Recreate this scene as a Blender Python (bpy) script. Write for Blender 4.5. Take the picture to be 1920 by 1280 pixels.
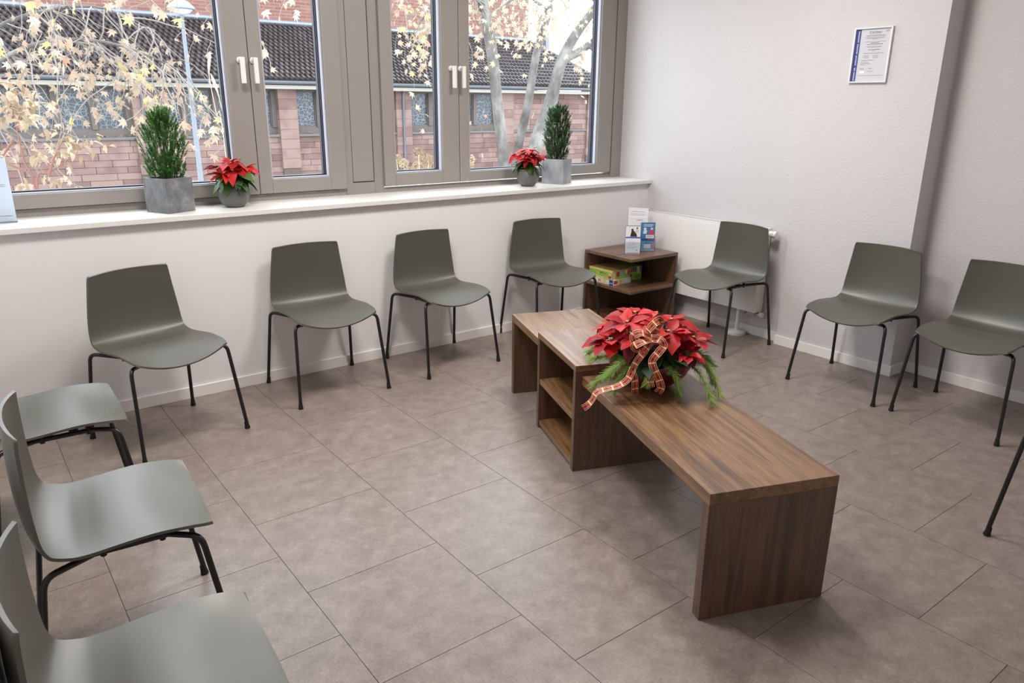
import bpy, bmesh, math, random
from mathutils import Vector, Matrix
random.seed(7)
for o in list(bpy.data.objects): bpy.data.objects.remove(o)
scene = bpy.context.scene
COL = scene.collection

# ------------------------------------------------------------------ camera
F_PX, YAW, PITCH, ROLL = 1401.07, 0.650177, -0.308516, 0.008172
CAM = Vector((-4.51338, -4.12089, 1.56173))
fwd = Vector((math.sin(YAW)*math.cos(PITCH), math.cos(YAW)*math.cos(PITCH), math.sin(PITCH)))
rgt = Vector((math.cos(YAW), -math.sin(YAW), 0)); upv = rgt.cross(fwd)
R_ = rgt*math.cos(ROLL) + upv*math.sin(ROLL); U_ = -rgt*math.sin(ROLL) + upv*math.cos(ROLL)
cd = bpy.data.cameras.new('camera'); cam = bpy.data.objects.new('camera', cd); COL.objects.link(cam)
cd.sensor_width = 36; cd.lens = F_PX/1920*36; cd.clip_end = 500; cd.clip_start = 0.02
m = Matrix((R_, U_, -fwd)).transposed().to_4x4(); m.translation = CAM
cam.matrix_world = m
scene.camera = cam

# ------------------------------------------------------------------ world: bright overcast sky
world = bpy.data.worlds.new('world'); scene.world = world; world.use_nodes = True
bg = world.node_tree.nodes['Background']
bg.inputs[0].default_value = (0.87, 0.93, 1.0, 1); bg.inputs[1].default_value = 5.0

# ------------------------------------------------------------------ large lights
def portal(x0, x1, z0, z1, y):
    l = bpy.data.lights.new('window_portal', 'AREA'); l.shape = 'RECTANGLE'; l.size = x1-x0; l.size_y = z1-z0
    l.cycles.is_portal = True
    o = bpy.data.objects.new('window_portal', l); COL.objects.link(o)
    o.location = ((x0+x1)/2, y, (z0+z1)/2); o.rotation_euler = (-math.pi/2, 0, 0)
portal(-4.56, -0.1, 1.0, 2.85, 0.46)
LAMP_SPOTS = [(-3.45, -1.5), (-1.8, -1.5)]
LAMP_POWER = 45
for (lx, ly) in LAMP_SPOTS:
    l = bpy.data.lights.new('panel_light', 'AREA'); l.shape = 'SQUARE'; l.size = 0.56; l.energy = LAMP_POWER
    l.color = (1.0, 0.965, 0.925)
    o = bpy.data.objects.new('panel_light', l); COL.objects.link(o); o.location = (lx, ly, 3.0)
vs = scene.view_settings
scene.display_settings.display_device = 'sRGB'
vs.view_transform = 'Standard'; vs.look = 'None'; vs.gamma = 1; vs.use_curve_mapping = False
vs.exposure = 0.26
scene.cycles.use_denoising = True
scene.cycles.max_bounces = 10; scene.cycles.diffuse_bounces = 6; scene.cycles.transparent_max_bounces = 16
scene.cycles.sample_clamp_indirect = 8

# ------------------------------------------------------------------ helpers
def at(px, py, axis, v):
    """point of the place seen at a pixel of the 1920x1280 frame, on the plane axis = v"""
    d = fwd_ray(px, py); t = (v - CAM[axis])/d[axis]
    return CAM + d*t
def fwd_ray(px, py):
    return fwd + R_*((px-960)/F_PX) - U_*((py-640)/F_PX)
def lin(r, g, b):
    f = lambda c: (c/255/12.92) if c/255 <= .04045 else ((c/255+.055)/1.055)**2.4
    return (f(r), f(g), f(b), 1)
MATS = {}
def mat(name, col, rough=.5, metal=0, spec=.5, **kw):
    m = bpy.data.materials.new(name); m.use_nodes = True
    b = m.node_tree.nodes['Principled BSDF']
    b.inputs['Base Color'].default_value = col if len(col) == 4 else (*col, 1)
    b.inputs['Roughness'].default_value = rough; b.inputs['Metallic'].default_value = metal
    b.inputs['Specular IOR Level'].default_value = spec
    for k, v in kw.items(): b.inputs[k].default_value = v
    MATS[name] = m
    return m
def nodes(m): return m.node_tree.nodes, m.node_tree.links, m.node_tree.nodes['Principled BSDF']
def add_ramp(m, tex_socket, stops, to='Base Color'):
    n, l, b = nodes(m); r = n.new('ShaderNodeValToRGB')
    els = r.color_ramp.elements
    while len(els) > 1: els.remove(els[-1])
    els[0].position = stops[0][0]; els[0].color = stops[0][1]
    for p, c in stops[1:]:
        e = els.new(p); e.color = c
    l.new(tex_socket, r.inputs[0])
    if to: l.new(r.outputs[0], b.inputs[to])
    return r
def noise_tex(m, scale, detail=4, rough=.55, mapping=None, coord='Object', distort=0):
    n, l, b = nodes(m); tc = n.new('ShaderNodeTexCoord'); t = n.new('ShaderNodeTexNoise')
    t.inputs['Scale'].default_value = scale; t.inputs['Detail'].default_value = detail; t.inputs['Roughness'].default_value = rough
    t.inputs['Distortion'].default_value = distort
    if mapping:
        mp = n.new('ShaderNodeMapping'); mp.inputs['Scale'].default_value = mapping
        l.new(tc.outputs[coord], mp.inputs[0]); l.new(mp.outputs[0], t.inputs['Vector'])
    else: l.new(tc.outputs[coord], t.inputs['Vector'])
    return t
def add_bump(m, sock, strength, dist=.002):
    n, l, b = nodes(m); bp = n.new('ShaderNodeBump'); bp.inputs['Strength'].default_value = strength; bp.inputs['Distance'].default_value = dist
    l.new(sock, bp.inputs['Height']); l.new(bp.outputs[0], b.inputs['Normal'])
def mixmul(m, a, bsock, fac):
    n, l, b = nodes(m); mx = n.new('ShaderNodeMix'); mx.data_type = 'RGBA'; mx.blend_type = 'MULTIPLY'
    mx.inputs[0].default_value = fac; l.new(a, mx.inputs[6]); l.new(bsock, mx.inputs[7]); return mx.outputs[2]

# materials ---------------------------------------------------------
wall_m = mat('wall_paint', lin(226, 223, 223), .75, spec=.25)
t = noise_tex(wall_m, 130, 3, .6); add_bump(wall_m, t.outputs[0], .1, .002)
wallr_m = mat('woodchip_paint', lin(203, 199, 200), .7, spec=.3)
t = noise_tex(wallr_m, 75, 4, .65); add_bump(wallr_m, t.outputs[0], .55, .006)
ceil_m = mat('ceiling_paint', lin(235, 233, 230), .8)
base_m = mat('baseboard_white', lin(232, 228, 224), .4)
sill_m = mat('sill_white', lin(222, 220, 216), .35)
frame_m = mat('window_frame_grey', lin(142, 136, 131), .45)
gasket_m = mat('gasket_dark', lin(28, 30, 48), .5)
bead_m = mat('glazing_bead_grey', lin(176, 178, 190), .45)
handle_m = mat('handle_white', lin(228, 226, 222), .3)
groove_m = mat('groove_dark', lin(60, 55, 52), .6)
# floor tile
def floor_mat():
    m = mat('floor_vinyl', lin(150, 135, 126), .42, spec=.5)
    n, l, b = nodes(m)
    oi = n.new('ShaderNodeObjectInfo'); geo = n.new('ShaderNodeNewGeometry')
    off = n.new('ShaderNodeVectorMath'); off.operation = 'SCALE'; off.inputs[3].default_value = 9
    cmb = n.new('ShaderNodeCombineXYZ'); l.new(oi.outputs['Random'], cmb.inputs[0]); l.new(oi.outputs['Random'], cmb.inputs[1])
    l.new(cmb.outputs[0], off.inputs[0])
    addv = n.new('ShaderNodeVectorMath'); l.new(geo.outputs['Position'], addv.inputs[0]); l.new(off.outputs[0], addv.inputs[1])
    def tex(sc, det, mp=None):
        t = n.new('ShaderNodeTexNoise'); t.inputs['Scale'].default_value = sc; t.inputs['Detail'].default_value = det; t.inputs['Roughness'].default_value = .62
        if mp:
            q = n.new('ShaderNodeMapping'); q.inputs['Scale'].default_value = mp; l.new(addv.outputs[0], q.inputs[0]); l.new(q.outputs[0], t.inputs['Vector'])
        else: l.new(addv.outputs[0], t.inputs['Vector'])
        return t
    cl = tex(13, 6); wx = tex(40, 3, (1, 9, 1)); wy = tex(40, 3, (9, 1, 1))
    a = n.new('ShaderNodeMath'); l.new(wx.outputs[0], a.inputs[0]); l.new(wy.outputs[0], a.inputs[1])
    s = n.new('ShaderNodeMath'); s.operation = 'MULTIPLY_ADD'; l.new(a.outputs[0], s.inputs[0]); s.inputs[1].default_value = .32
    c2 = n.new('ShaderNodeMath'); c2.operation = 'MULTIPLY'; c2.inputs[1].default_value = .42; l.new(cl.outputs[0], c2.inputs[0]); l.new(c2.outputs[0], s.inputs[2])
    r = add_ramp(m, s.outputs[0], [(.40, lin(112, 99, 91)), (.53, lin(132, 119, 111)), (.66, lin(152, 140, 132))])
    add_bump(m, a.outputs[0], .06, .001)
    rr = n.new('ShaderNodeMapRange'); rr.inputs[3].default_value = .30; rr.inputs[4].default_value = .40
    l.new(cl.outputs[0], rr.inputs[0]); l.new(rr.outputs[0], b.inputs['Roughness'])
    return m
floor_m = floor_mat()
joint_m = mat('floor_joint', lin(122, 108, 99), .7)
def wood(name, grain_axis, dark, mid, light, rough=.36):
    m = mat(name, mid, rough, spec=1.0)
    sc = {'x': (1.1, 16, 16), 'y': (16, 1.1, 16), 'z': (16, 16, 1.1)}[grain_axis]
    sc2 = {'x': (2.5, 110, 110), 'y': (110, 2.5, 110), 'z': (110, 110, 2.5)}[grain_axis]
    a = noise_tex(m, 1.4, 5, .6, sc, distort=.35); c = noise_tex(m, 1.0, 3, .6, sc2)
    n, l, b = nodes(m)
    r1 = add_ramp(m, a.outputs[0], [(.3, dark), (.45, mid), (.56, light), (.64, mid), (.75, dark)], to=None)
    r2 = add_ramp(m, c.outputs[0], [(.3, (.55, .5, .45, 1)), (.6, (1, 1, 1, 1))], to=None)
    o = mixmul(m, r1.outputs[0], r2.outputs[0], .8); l.new(o, b.inputs['Base Color'])
    return m
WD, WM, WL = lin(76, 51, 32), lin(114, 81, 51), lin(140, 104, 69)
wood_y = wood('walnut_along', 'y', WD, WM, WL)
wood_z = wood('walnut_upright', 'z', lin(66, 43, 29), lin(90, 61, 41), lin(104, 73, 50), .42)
wood_x = wood('walnut_across', 'x', WD, lin(112, 80, 58), lin(130, 96, 72))
chair_m = mat('chair_plastic', lin(76, 74, 64), .45, spec=1.0)
steel_m = mat('black_steel', lin(22, 21, 21), .38, spec=.5)
rubber_m = mat('black_rubber', lin(18, 17, 17), .7)
rad_m = mat('radiator_enamel', lin(234, 231, 229), .35)
radin_m = mat('radiator_inside', lin(120, 118, 116), .6)
chrome_m = mat('valve_metal', lin(190, 188, 182), .3, metal=.8)
white_m = mat('white_plastic', lin(238, 236, 232), .4)
alu_m = mat('silver_frame', lin(206, 206, 208), .3, metal=.25)
paper_m = mat('paper_white', lin(236, 235, 238), .6)
ink_m = mat('ink_grey', lin(120, 118, 124), .7)
inklight_m = mat('ink_light', lin(176, 174, 180), .7)
navy_m = mat('print_navy', lin(44, 58, 126), .5)
stone_m = mat('slate_pot', lin(110, 112, 114), .6)
t = noise_tex(stone_m, 14, 6, .65); r = add_ramp(stone_m, t.outputs[0], [(.3, lin(84, 86, 90)), (.55, lin(114, 116, 118)), (.68, lin(138, 140, 142)), (.75, lin(190, 188, 182))]); add_bump(stone_m, t.outputs[0], .25, .003)
zinc_m = mat('concrete_pot', lin(150, 152, 156), .6)
t = noise_tex(zinc_m, 9, 5, .6); add_ramp(zinc_m, t.outputs[0], [(.3, lin(126, 127, 134)), (.6, lin(162, 164, 168)), (.75, lin(184, 186, 190))])
pot_m = mat('pot_glaze', lin(96, 95, 94), .42)
soil_m = mat('soil', lin(48, 38, 30), .95)
def leafmat(name, c0, c1, trans=.25, rough=.5):
    m = mat(name, c0, rough, spec=.35); n, l, b = nodes(m)
    oi = n.new('ShaderNodeObjectInfo'); geo = n.new('ShaderNodeNewGeometry')
    t = n.new('ShaderNodeTexNoise'); t.inputs['Scale'].default_value = 6; l.new(geo.outputs['Position'], t.inputs['Vector'])
    ad = n.new('ShaderNodeMath'); l.new(oi.outputs['Random'], ad.inputs[0]); l.new(t.outputs[0], ad.inputs[1])
    ml = n.new('ShaderNodeMath'); ml.operation = 'MULTIPLY'; ml.inputs[1].default_value = .5; l.new(ad.outputs[0], ml.inputs[0])
    add_ramp(m, ml.outputs[0], [(.2, c0), (.75, c1)])
    if trans:
        out = n['Material Output']; tr = n.new('ShaderNodeBsdfTranslucent'); mx = n.new('ShaderNodeMixShader'); mx.inputs[0].default_value = trans
        rm = [x for x in n if x.bl_idname == 'ShaderNodeValToRGB'][0]
        l.new(rm.outputs[0], tr.inputs[0]); l.new(b.outputs[0], mx.inputs[1]); l.new(tr.outputs[0], mx.inputs[2]); l.new(mx.outputs[0], out.inputs[0])
    return m
bract_m = leafmat('bract_red', lin(140, 10, 16), lin(194, 26, 28), .15)
bractdk_m = leafmat('bract_wine', lin(80, 14, 20), lin(110, 20, 26), .1)
green_m = leafmat('leaf_green', lin(34, 66, 28), lin(84, 122, 44), .2)
dgreen_m = leafmat('leaf_deep_green', lin(14, 38, 18), lin(34, 66, 34), .15)
pine_m = leafmat('pine_needles', lin(86, 124, 50), lin(150, 178, 92), .2)
con1_m = leafmat('conifer_mid', lin(50, 104, 36), lin(104, 156, 62), .3)
con2_m = leafmat('conifer_deep', lin(26, 66, 32), lin(56, 104, 50), .25)
cream_m = mat('cyathia_cream', lin(214, 200, 120), .5)
stem_m = mat('stem', lin(84, 92, 50), .6)
bowl_m = mat('bowl_red', lin(98, 8, 14), .35)
aut_m = leafmat('autumn_leaf', lin(166, 146, 128), lin(198, 184, 162), .45, .6)
auty_m = leafmat('autumn_leaf_yellow', lin(172, 156, 102), lin(196, 184, 132), .45, .6)
auto_m = leafmat('autumn_leaf_rust', lin(158, 124, 104), lin(184, 156, 136), .45, .6)
shrubleaf_m = leafmat('shrub_leaf', lin(124, 98, 70), lin(176, 160, 136), .35, .6)
bark_m = mat('plane_bark', lin(172, 166, 160), .8)
t = noise_tex(bark_m, 2.4, 5, .6, (1, 1, .6)); add_ramp(bark_m, t.outputs[0], [(.32, lin(66, 60, 56)), (.5, lin(96, 93, 90)), (.62, lin(124, 122, 118))]); add_bump(bark_m, t.outputs[0], .3, .02)
twig_m = mat('twig', lin(128, 120, 114), .8)
redstem_m = mat('shrub_stem', lin(120, 78, 68), .7)
straw_m = mat('dry_straw', lin(226, 206, 168), .7)
dryflower_m = leafmat('dry_flower', lin(150, 130, 100), lin(186, 170, 142), .3, .7)
def stone_mat(name, a, b_, c):
    m = mat(name, a, .85); n, l, bb = nodes(m); oi = n.new('ShaderNodeObjectInfo')
    geo = n.new('ShaderNodeNewGeometry'); t = n.new('ShaderNodeTexNoise'); t.inputs['Scale'].default_value = 2.2; t.inputs['Detail'].default_value = 5
    l.new(geo.outputs['Position'], t.inputs['Vector'])
    s = n.new('ShaderNodeMath'); s.operation = 'MULTIPLY_ADD'; l.new(oi.outputs['Random'], s.inputs[0]); s.inputs[1].default_value = .6; l.new(t.outputs[0], s.inputs[2])
    add_ramp(m, s.outputs[0], [(.35, a), (.75, b_), (1.05, c)])
    return m
sand_m = stone_mat('red_sandstone', lin(96, 74, 71), lin(116, 91, 87), lin(130, 108, 102))
mortar_m = mat('mortar', lin(90, 74, 70), .9)
brick_m = mat('red_brick', lin(176, 120, 108), .85)
n, l, b = nodes(brick_m); tc = n.new('ShaderNodeTexCoord'); mp = n.new('ShaderNodeMapping'); mp.inputs['Rotation'].default_value = (math.pi/2, 0, 0)
bt = n.new('ShaderNodeTexBrick'); bt.inputs['Scale'].default_value = 1; bt.inputs['Brick Width'].default_value = .5; bt.inputs['Row Height'].default_value = .14; bt.inputs['Mortar Size'].default_value = .012
bt.inputs['Color1'].default_value = lin(106, 68, 60); bt.inputs['Color2'].default_value = lin(122, 84, 75); bt.inputs['Mortar'].default_value = lin(124, 108, 100)
l.new(tc.outputs['Object'], mp.inputs[0]); l.new(mp.outputs[0], bt.inputs['Vector']); l.new(bt.outputs[0], b.inputs['Base Color'])
tile_m = mat('roof_tile_clay', lin(112, 98, 98), .42)
t = noise_tex(tile_m, 1.6, 6, .7); add_ramp(tile_m, t.outputs[0], [(.3, lin(50, 44, 46)), (.55, lin(70, 63, 65)), (.72, lin(92, 83, 82))])
gutter_m = mat('zinc_gutter', lin(110, 116, 128), .4, metal=.3)
fascia_m = mat('pale_fascia', lin(150, 147, 140), .6)
ledge_m = mat('stone_ledge', lin(96, 94, 97), .8)
mull_m = mat('stone_mullion', lin(92, 84, 81), .8)
lead_m = mat('leaded_glass', lin(70, 80, 94), .35)
n, l, b = nodes(lead_m); tc = n.new('ShaderNodeTexCoord'); vo = n.new('ShaderNodeTexVoronoi'); vo.feature = 'DISTANCE_TO_EDGE'; vo.inputs['Scale'].default_value = 6
l.new(tc.outputs['Object'], vo.inputs['Vector']); add_ramp(lead_m, vo.outputs[0], [(0, lin(116, 122, 128)), (.05, lin(96, 102, 110)), (.08, lin(46, 52, 62)), (.5, lin(60, 68, 78))])
lamp_m = mat('lamp_post_paint', lin(112, 118, 128), .45)
lampglass_m = mat('lamp_glass', lin(210, 212, 214), .3)
ground_m = mat('ground_paving', lin(120, 114, 106), .9)
t = noise_tex(ground_m, 3, 5); add_ramp(ground_m, t.outputs[0], [(.3, lin(96, 90, 80)), (.7, lin(140, 132, 120))])
plant_fill_m = mat('moss', lin(30, 44, 22), .95)
def glass_mat():
    m = bpy.data.materials.new('window_glass'); m.use_nodes = True; n = m.node_tree.nodes; l = m.node_tree.links
    n.remove(n['Principled BSDF']); out = n['Material Output']
    tr = n.new('ShaderNodeBsdfTransparent'); tr.inputs[0].default_value = (.97, .985, .98, 1)
    gl = n.new('ShaderNodeBsdfGlossy'); gl.inputs['Roughness'].default_value = .01
    fr = n.new('ShaderNodeFresnel'); fr.inputs[0].default_value = 1.45
    geo = n.new('ShaderNodeNewGeometry'); fm = n.new('ShaderNodeMath'); fm.operation = 'MULTIPLY'; nb = n.new('ShaderNodeMath'); nb.operation = 'SUBTRACT'; nb.inputs[0].default_value = 1
    l.new(geo.outputs['Backfacing'], nb.inputs[1]); l.new(nb.outputs[0], fm.inputs[0]); l.new(fr.outputs[0], fm.inputs[1])   # only the entry face reflects
    mx = n.new('ShaderNodeMixShader'); l.new(fm.outputs[0], mx.inputs[0]); l.new(tr.outputs[0], mx.inputs[1]); l.new(gl.outputs[0], mx.inputs[2]); l.new(mx.outputs[0], out.inputs[0])
    return m
glass_m = glass_mat()
def acrylic_mat():
    m = glass_mat(); m.name = 'clear_acrylic'; m.node_tree.nodes['Transparent BSDF'].inputs[0].default_value = (.9, .93, .95, 1); return m
acry_m = acrylic_mat()
def plaid_mat():
    m = mat('plaid_ribbon', lin(190, 40, 36), .6); n, l, b = nodes(m)
    uv = n.new('ShaderNodeUVMap'); sp = n.new('ShaderNodeSeparateXYZ'); l.new(uv.outputs[0], sp.inputs[0])
    def band(sock, freq, lo, hi):
        a = n.new('ShaderNodeMath'); a.operation = 'MULTIPLY'; a.inputs[1].default_value = freq; l.new(sock, a.inputs[0])
        f = n.new('ShaderNodeMath'); f.operation = 'FRACT'; l.new(a.outputs[0], f.inputs[0])
        g = n.new('ShaderNodeMath'); g.operation = 'GREATER_THAN'; g.inputs[1].default_value = lo; l.new(f.outputs[0], g.inputs[0])
        h = n.new('ShaderNodeMath'); h.operation = 'LESS_THAN'; h.inputs[1].default_value = hi; l.new(f.outputs[0], h.inputs[0])
        k = n.new('ShaderNodeMath'); k.operation = 'MULTIPLY'; l.new(g.outputs[0], k.inputs[0]); l.new(h.outputs[0], k.inputs[1]); return k.outputs[0]
    col = None
    def mix(prev, fac, c):
        mx = n.new('ShaderNodeMix'); mx.data_type = 'RGBA'; l.new(fac, mx.inputs[0])
        if prev is None: mx.inputs[6].default_value = lin(196, 44, 38)
        else: l.new(prev, mx.inputs[6])
        mx.inputs[7].default_value = c; return mx.outputs[2]
    dk = lin(120, 18, 20); cr = lin(240, 216, 166); gn = lin(70, 84, 50)
    col = mix(col, band(sp.outputs[1], 2, .35, .65), dk)
    col = mix(col, band(sp.outputs[0], 26, .55, .8), dk)
    col = mix(col, band(sp.outputs[0], 26, .0, .13), cr)
    col = mix(col, band(sp.outputs[0], 26, .3, .36), gn)
    col = mix(col, band(sp.outputs[1], 1, .24, .29), cr); col = mix(col, band(sp.outputs[1], 1, .71, .76), cr)
    col = mix(col, band(sp.outputs[1], 1, .0, .05), cr); col = mix(col, band(sp.outputs[1], 1, .95, 1.01), cr)
    l.new(col, b.inputs['Base Color']); return m
plaid_m = plaid_mat()
card_m = leafmat('thin_card', lin(232, 233, 238), lin(240, 240, 244), .5, .6)

# mesh helpers ------------------------------------------------------
class MB:
    def __init__(s): s.v = []; s.f = []; s.uv = None
    def quad(s, a, b, c, d):
        i = len(s.v); s.v += [Vector(a), Vector(b), Vector(c), Vector(d)]; s.f.append((i, i+1, i+2, i+3)); return s
    def poly(s, pts):
        i = len(s.v); s.v += [Vector(p) for p in pts]; s.f.append(tuple(range(i, i+len(pts)))); return s
    def box(s, x0, x1, y0, y1, z0, z1):
        i = len(s.v)
        s.v += [Vector(p) for p in ((x0,y0,z0),(x1,y0,z0),(x1,y1,z0),(x0,y1,z0),(x0,y0,z1),(x1,y0,z1),(x1,y1,z1),(x0,y1,z1))]
        s.f += [(i,i+3,i+2,i+1),(i+4,i+5,i+6,i+7),(i,i+1,i+5,i+4),(i+1,i+2,i+6,i+5),(i+2,i+3,i+7,i+6),(i+3,i,i+4,i+7)]; return s
    def tube(s, pts, rad, seg=8, cap=True):
        pts = [Vector(p) for p in pts]; n = len(pts)
        rs = rad if isinstance(rad, (list, tuple)) else [rad]*n
        i0 = len(s.v); up = None
        for k, p in enumerate(pts):
            t = (pts[min(k+1, n-1)] - pts[max(k-1, 0)]).normalized()
            if up is None: up = Vector((0,0,1)) if abs(t.z) < .9 else Vector((1,0,0))
            a = t.cross(up); a = a.normalized() if a.length > 1e-6 else t.orthogonal().normalized()
            b = a.cross(t).normalized(); up = b
            for j in range(seg):
                an = 2*math.pi*j/seg; s.v.append(p + (a*math.cos(an) + b*math.sin(an))*rs[k])
        for k in range(n-1):
            for j in range(seg):
                q = i0+k*seg; s.f.append((q+j, q+(j+1)%seg, q+seg+(j+1)%seg, q+seg+j))
        if cap:
            s.f.append(tuple(i0+j for j in range(seg))[::-1]); s.f.append(tuple(i0+(n-1)*seg+j for j in range(seg)))
        return s
    def lathe(s, prof, seg=32, c=(0,0,0), cap_bottom=True, cap_top=False):
        i0 = len(s.v)
        for r, z in prof:
            for j in range(seg):
                a = 2*math.pi*j/seg; s.v.append(Vector((c[0]+r*math.cos(a), c[1]+r*math.sin(a), c[2]+z)))
        for k in range(len(prof)-1):
            for j in range(seg):
                q = i0+k*seg; s.f.append((q+j, q+(j+1)%seg, q+seg+(j+1)%seg, q+seg+j))
        if cap_bottom: s.f.append(tuple(i0+j for j in range(seg))[::-1])
        if cap_top: s.f.append(tuple(i0+(len(prof)-1)*seg+j for j in range(seg)))
        return s
    def join(s, o, M=None):
        i = len(s.v); s.v += [(M @ p if M else p) for p in o.v]; s.f += [tuple(q+i for q in f) for f in o.f]; return s
    def mesh(s, name, m, smooth=False, bevel=0):
        me = bpy.data.meshes.new(name); me.from_pydata([tuple(p) for p in s.v], [], s.f); me.validate()
        if bevel:
            bm = bmesh.new(); bm.from_mesh(me); bmesh.ops.recalc_face_normals(bm, faces=bm.faces)
            bmesh.ops.bevel(bm, geom=[e for e in bm.edges if e.is_manifold and e.calc_face_angle(0) > .3], offset=bevel, segments=2, affect='EDGES', profile=.6)
            bm.to_mesh(me); bm.free()
        else:
            bm = bmesh.new(); bm.from_mesh(me); bmesh.ops.recalc_face_normals(bm, faces=bm.faces); bm.to_mesh(me); bm.free()
        if smooth:
            for p in me.polygons: p.use_smooth = True
            try: me.set_sharp_from_angle(angle=math.radians(40))
            except Exception: pass
        if m: me.materials.append(m)
        return me
    def build(s, name, m, parent=None, smooth=False, bevel=0):
        return link(name, s.mesh(name, m, smooth, bevel), parent)
def link(name, me, parent=None):
    o = bpy.data.objects.new(name, me); COL.objects.link(o)
    if parent is not None: o.parent = parent
    return o
def box(name, x0, x1, y0, y1, z0, z1, m, parent=None, bevel=.0015):
    return MB().box(x0,x1,y0,y1,z0,z1).build(name, m, parent, bevel=bevel)
def tag(o, label, cat=None, group=None, kind=None):
    if label: o['label'] = label
    if cat: o['category'] = cat
    if group: o['group'] = group
    if kind: o['kind'] = kind
    return o
def thing(name, loc, rz, label, cat, group=None):
    o = bpy.data.objects.new(name, None); COL.objects.link(o); o.location = loc; o.rotation_euler = (0,0,rz); o.empty_display_size = .1
    return tag(o, label, cat, group)
def struct(o, label=None): o['kind'] = 'structure'; o['category'] = o.name.split('_')[0]; o['label'] = label; return o
def copy_tree(o, parent=None):
    c = o.copy(); COL.objects.link(c); c.parent = parent
    for ch in list(o.children): copy_tree(ch, c)
    return c

# ================================================================== ROOM SHELL
XL, YF, ZC = -4.86, -5.3, 3.05          # left wall, front wall, ceiling
XJ = -4.572                              # nearer left wall beside the chairs
XR, XP, XW = -0.045, -0.102, 0.075      # radiator wall, pillar face, far right wall
PY0, PY1 = -1.317, -2.106               # pillar ends
SILL_Z = 0.999; FY = 0.335              # sill top, window frame face
fl = struct(box('floor', XL-.1, XW+.2, YF-.1, .1, -.12, -.004, joint_m, bevel=0), 'taupe vinyl tile floor of the waiting room')
TS, TL = .505, .515
tile_mesh = MB().box(-TS/2+.0009, TS/2-.0009, -TL/2+.0009, TL/2-.0009, -.004, 0).mesh('floor_tile', floor_m, bevel=.0006)
for i in range(-4, 8):
    x0 = -3.767 + TS*i
    for j in range(-3, 9):
        y0 = -1.508 - TL*j - (0 if i % 2 == 0 else -TL/2)
        cx, cy = x0+TS/2, y0+TL/2
        lo_x, hi_x, lo_y, hi_y = max(cx-TS/2, XL), min(cx+TS/2, XW), max(cy-TL/2, YF), min(cy+TL/2, 0)
        if hi_x-lo_x < .03 or hi_y-lo_y < .03: continue
        if hi_x-lo_x > TS-.01 and hi_y-lo_y > TL-.01:
            o = link('floor_tile', tile_mesh, fl); o.location = (cx, cy, 0)
        else:
            o = MB().box(lo_x-cx+.0009, hi_x-cx-.0009, lo_y-cy+.0009, hi_y-cy-.0009, -.004, 0).build('floor_tile', floor_m, fl, bevel=.0006); o.location = (cx, cy, 0)
wb = MB().box(XL-.1, XR, 0, .46, -.1, .97).box(XL-.1, XW+.3, 0, .46, 2.85, ZC).box(XL-.1, XJ, 0, .46, .97, 2.85)
struct(wb.build('wall_back', wall_m), 'off-white wall under the windows')
wr = MB().box(XR, XW+.3, PY0, .46, -.1, 2.85).box(XP, XW+.3, PY1, PY0, -.1, ZC).box(XW, XW+.3, YF, PY1, -.1, ZC).box(XR, XW+.3, PY0, 0, 2.85, ZC)
struct(wr.build('wall_right', wallr_m), 'textured off-white wall with a shallow pillar')
struct(MB().box(XL-.1, XL, YF, -3.3, -.1, ZC).box(XL-.1, XJ, -3.3, 0, -.1, ZC).build('wall_left', wall_m), 'off-white wall behind the left chairs')
struct(box('wall_front', XL-.1, XW+.3, YF-.1, YF, -.1, ZC, wall_m, bevel=0), 'off-white wall behind the viewer')
struct(box('ceiling', XL-.1, XW+.3, YF-.1, .46, ZC, ZC+.1, ceil_m, bevel=0), 'white ceiling')
BH, BT = .064, .013
struct(box('baseboard_back', XJ+BT, XR, -BT, 0, 0, BH, base_m, bevel=.002), 'white baseboard below the windows')
br = MB().box(XR-BT, XR, PY0, -BT, 0, BH).box(XP-BT, XP, PY1-BT, PY0+BT, 0, BH).box(XP, XW, PY1-BT, PY1, 0, BH).box(XW-BT, XW, YF, PY1-BT, 0, BH).box(XP, XR-BT, PY0, PY0+BT, 0, BH)
struct(br.build('baseboard_right', base_m, bevel=.002), 'white baseboard along the right wall and pillar')
struct(MB().box(XJ, XJ+BT, -3.3, -BT, 0, BH).box(XL, XL+BT, YF, -3.3, 0, BH).build('baseboard_left', base_m, bevel=.002), 'white baseboard of the left wall')
struct(box('trim_1', XJ, XR-.001, -.035, FY+.05, SILL_Z-.027, SILL_Z, sill_m, bevel=.003), 'long white window sill board')
# ceiling lamps
for i, (lx, ly) in enumerate(LAMP_SPOTS):
    lab = ['above the left half of the room', 'above the right half of the room'][i]
    t = thing('ceiling_light', (lx, ly, ZC), 0, 'square white flush ceiling panel light '+lab, 'light', 'ceiling panel lights')
    fr = MB().box(-.31,.31,-.31,-.285,-.05,-.001).box(-.31,.31,.285,.31,-.05,-.001).box(-.31,-.285,-.285,.285,-.05,-.001).box(.285,.31,-.285,.285,-.05,-.001)
    fr.build('frame', white_m, t); box('diffuser', -.285,.285,-.285,.285,-.03,-.02, white_m, t, bevel=0)

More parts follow.
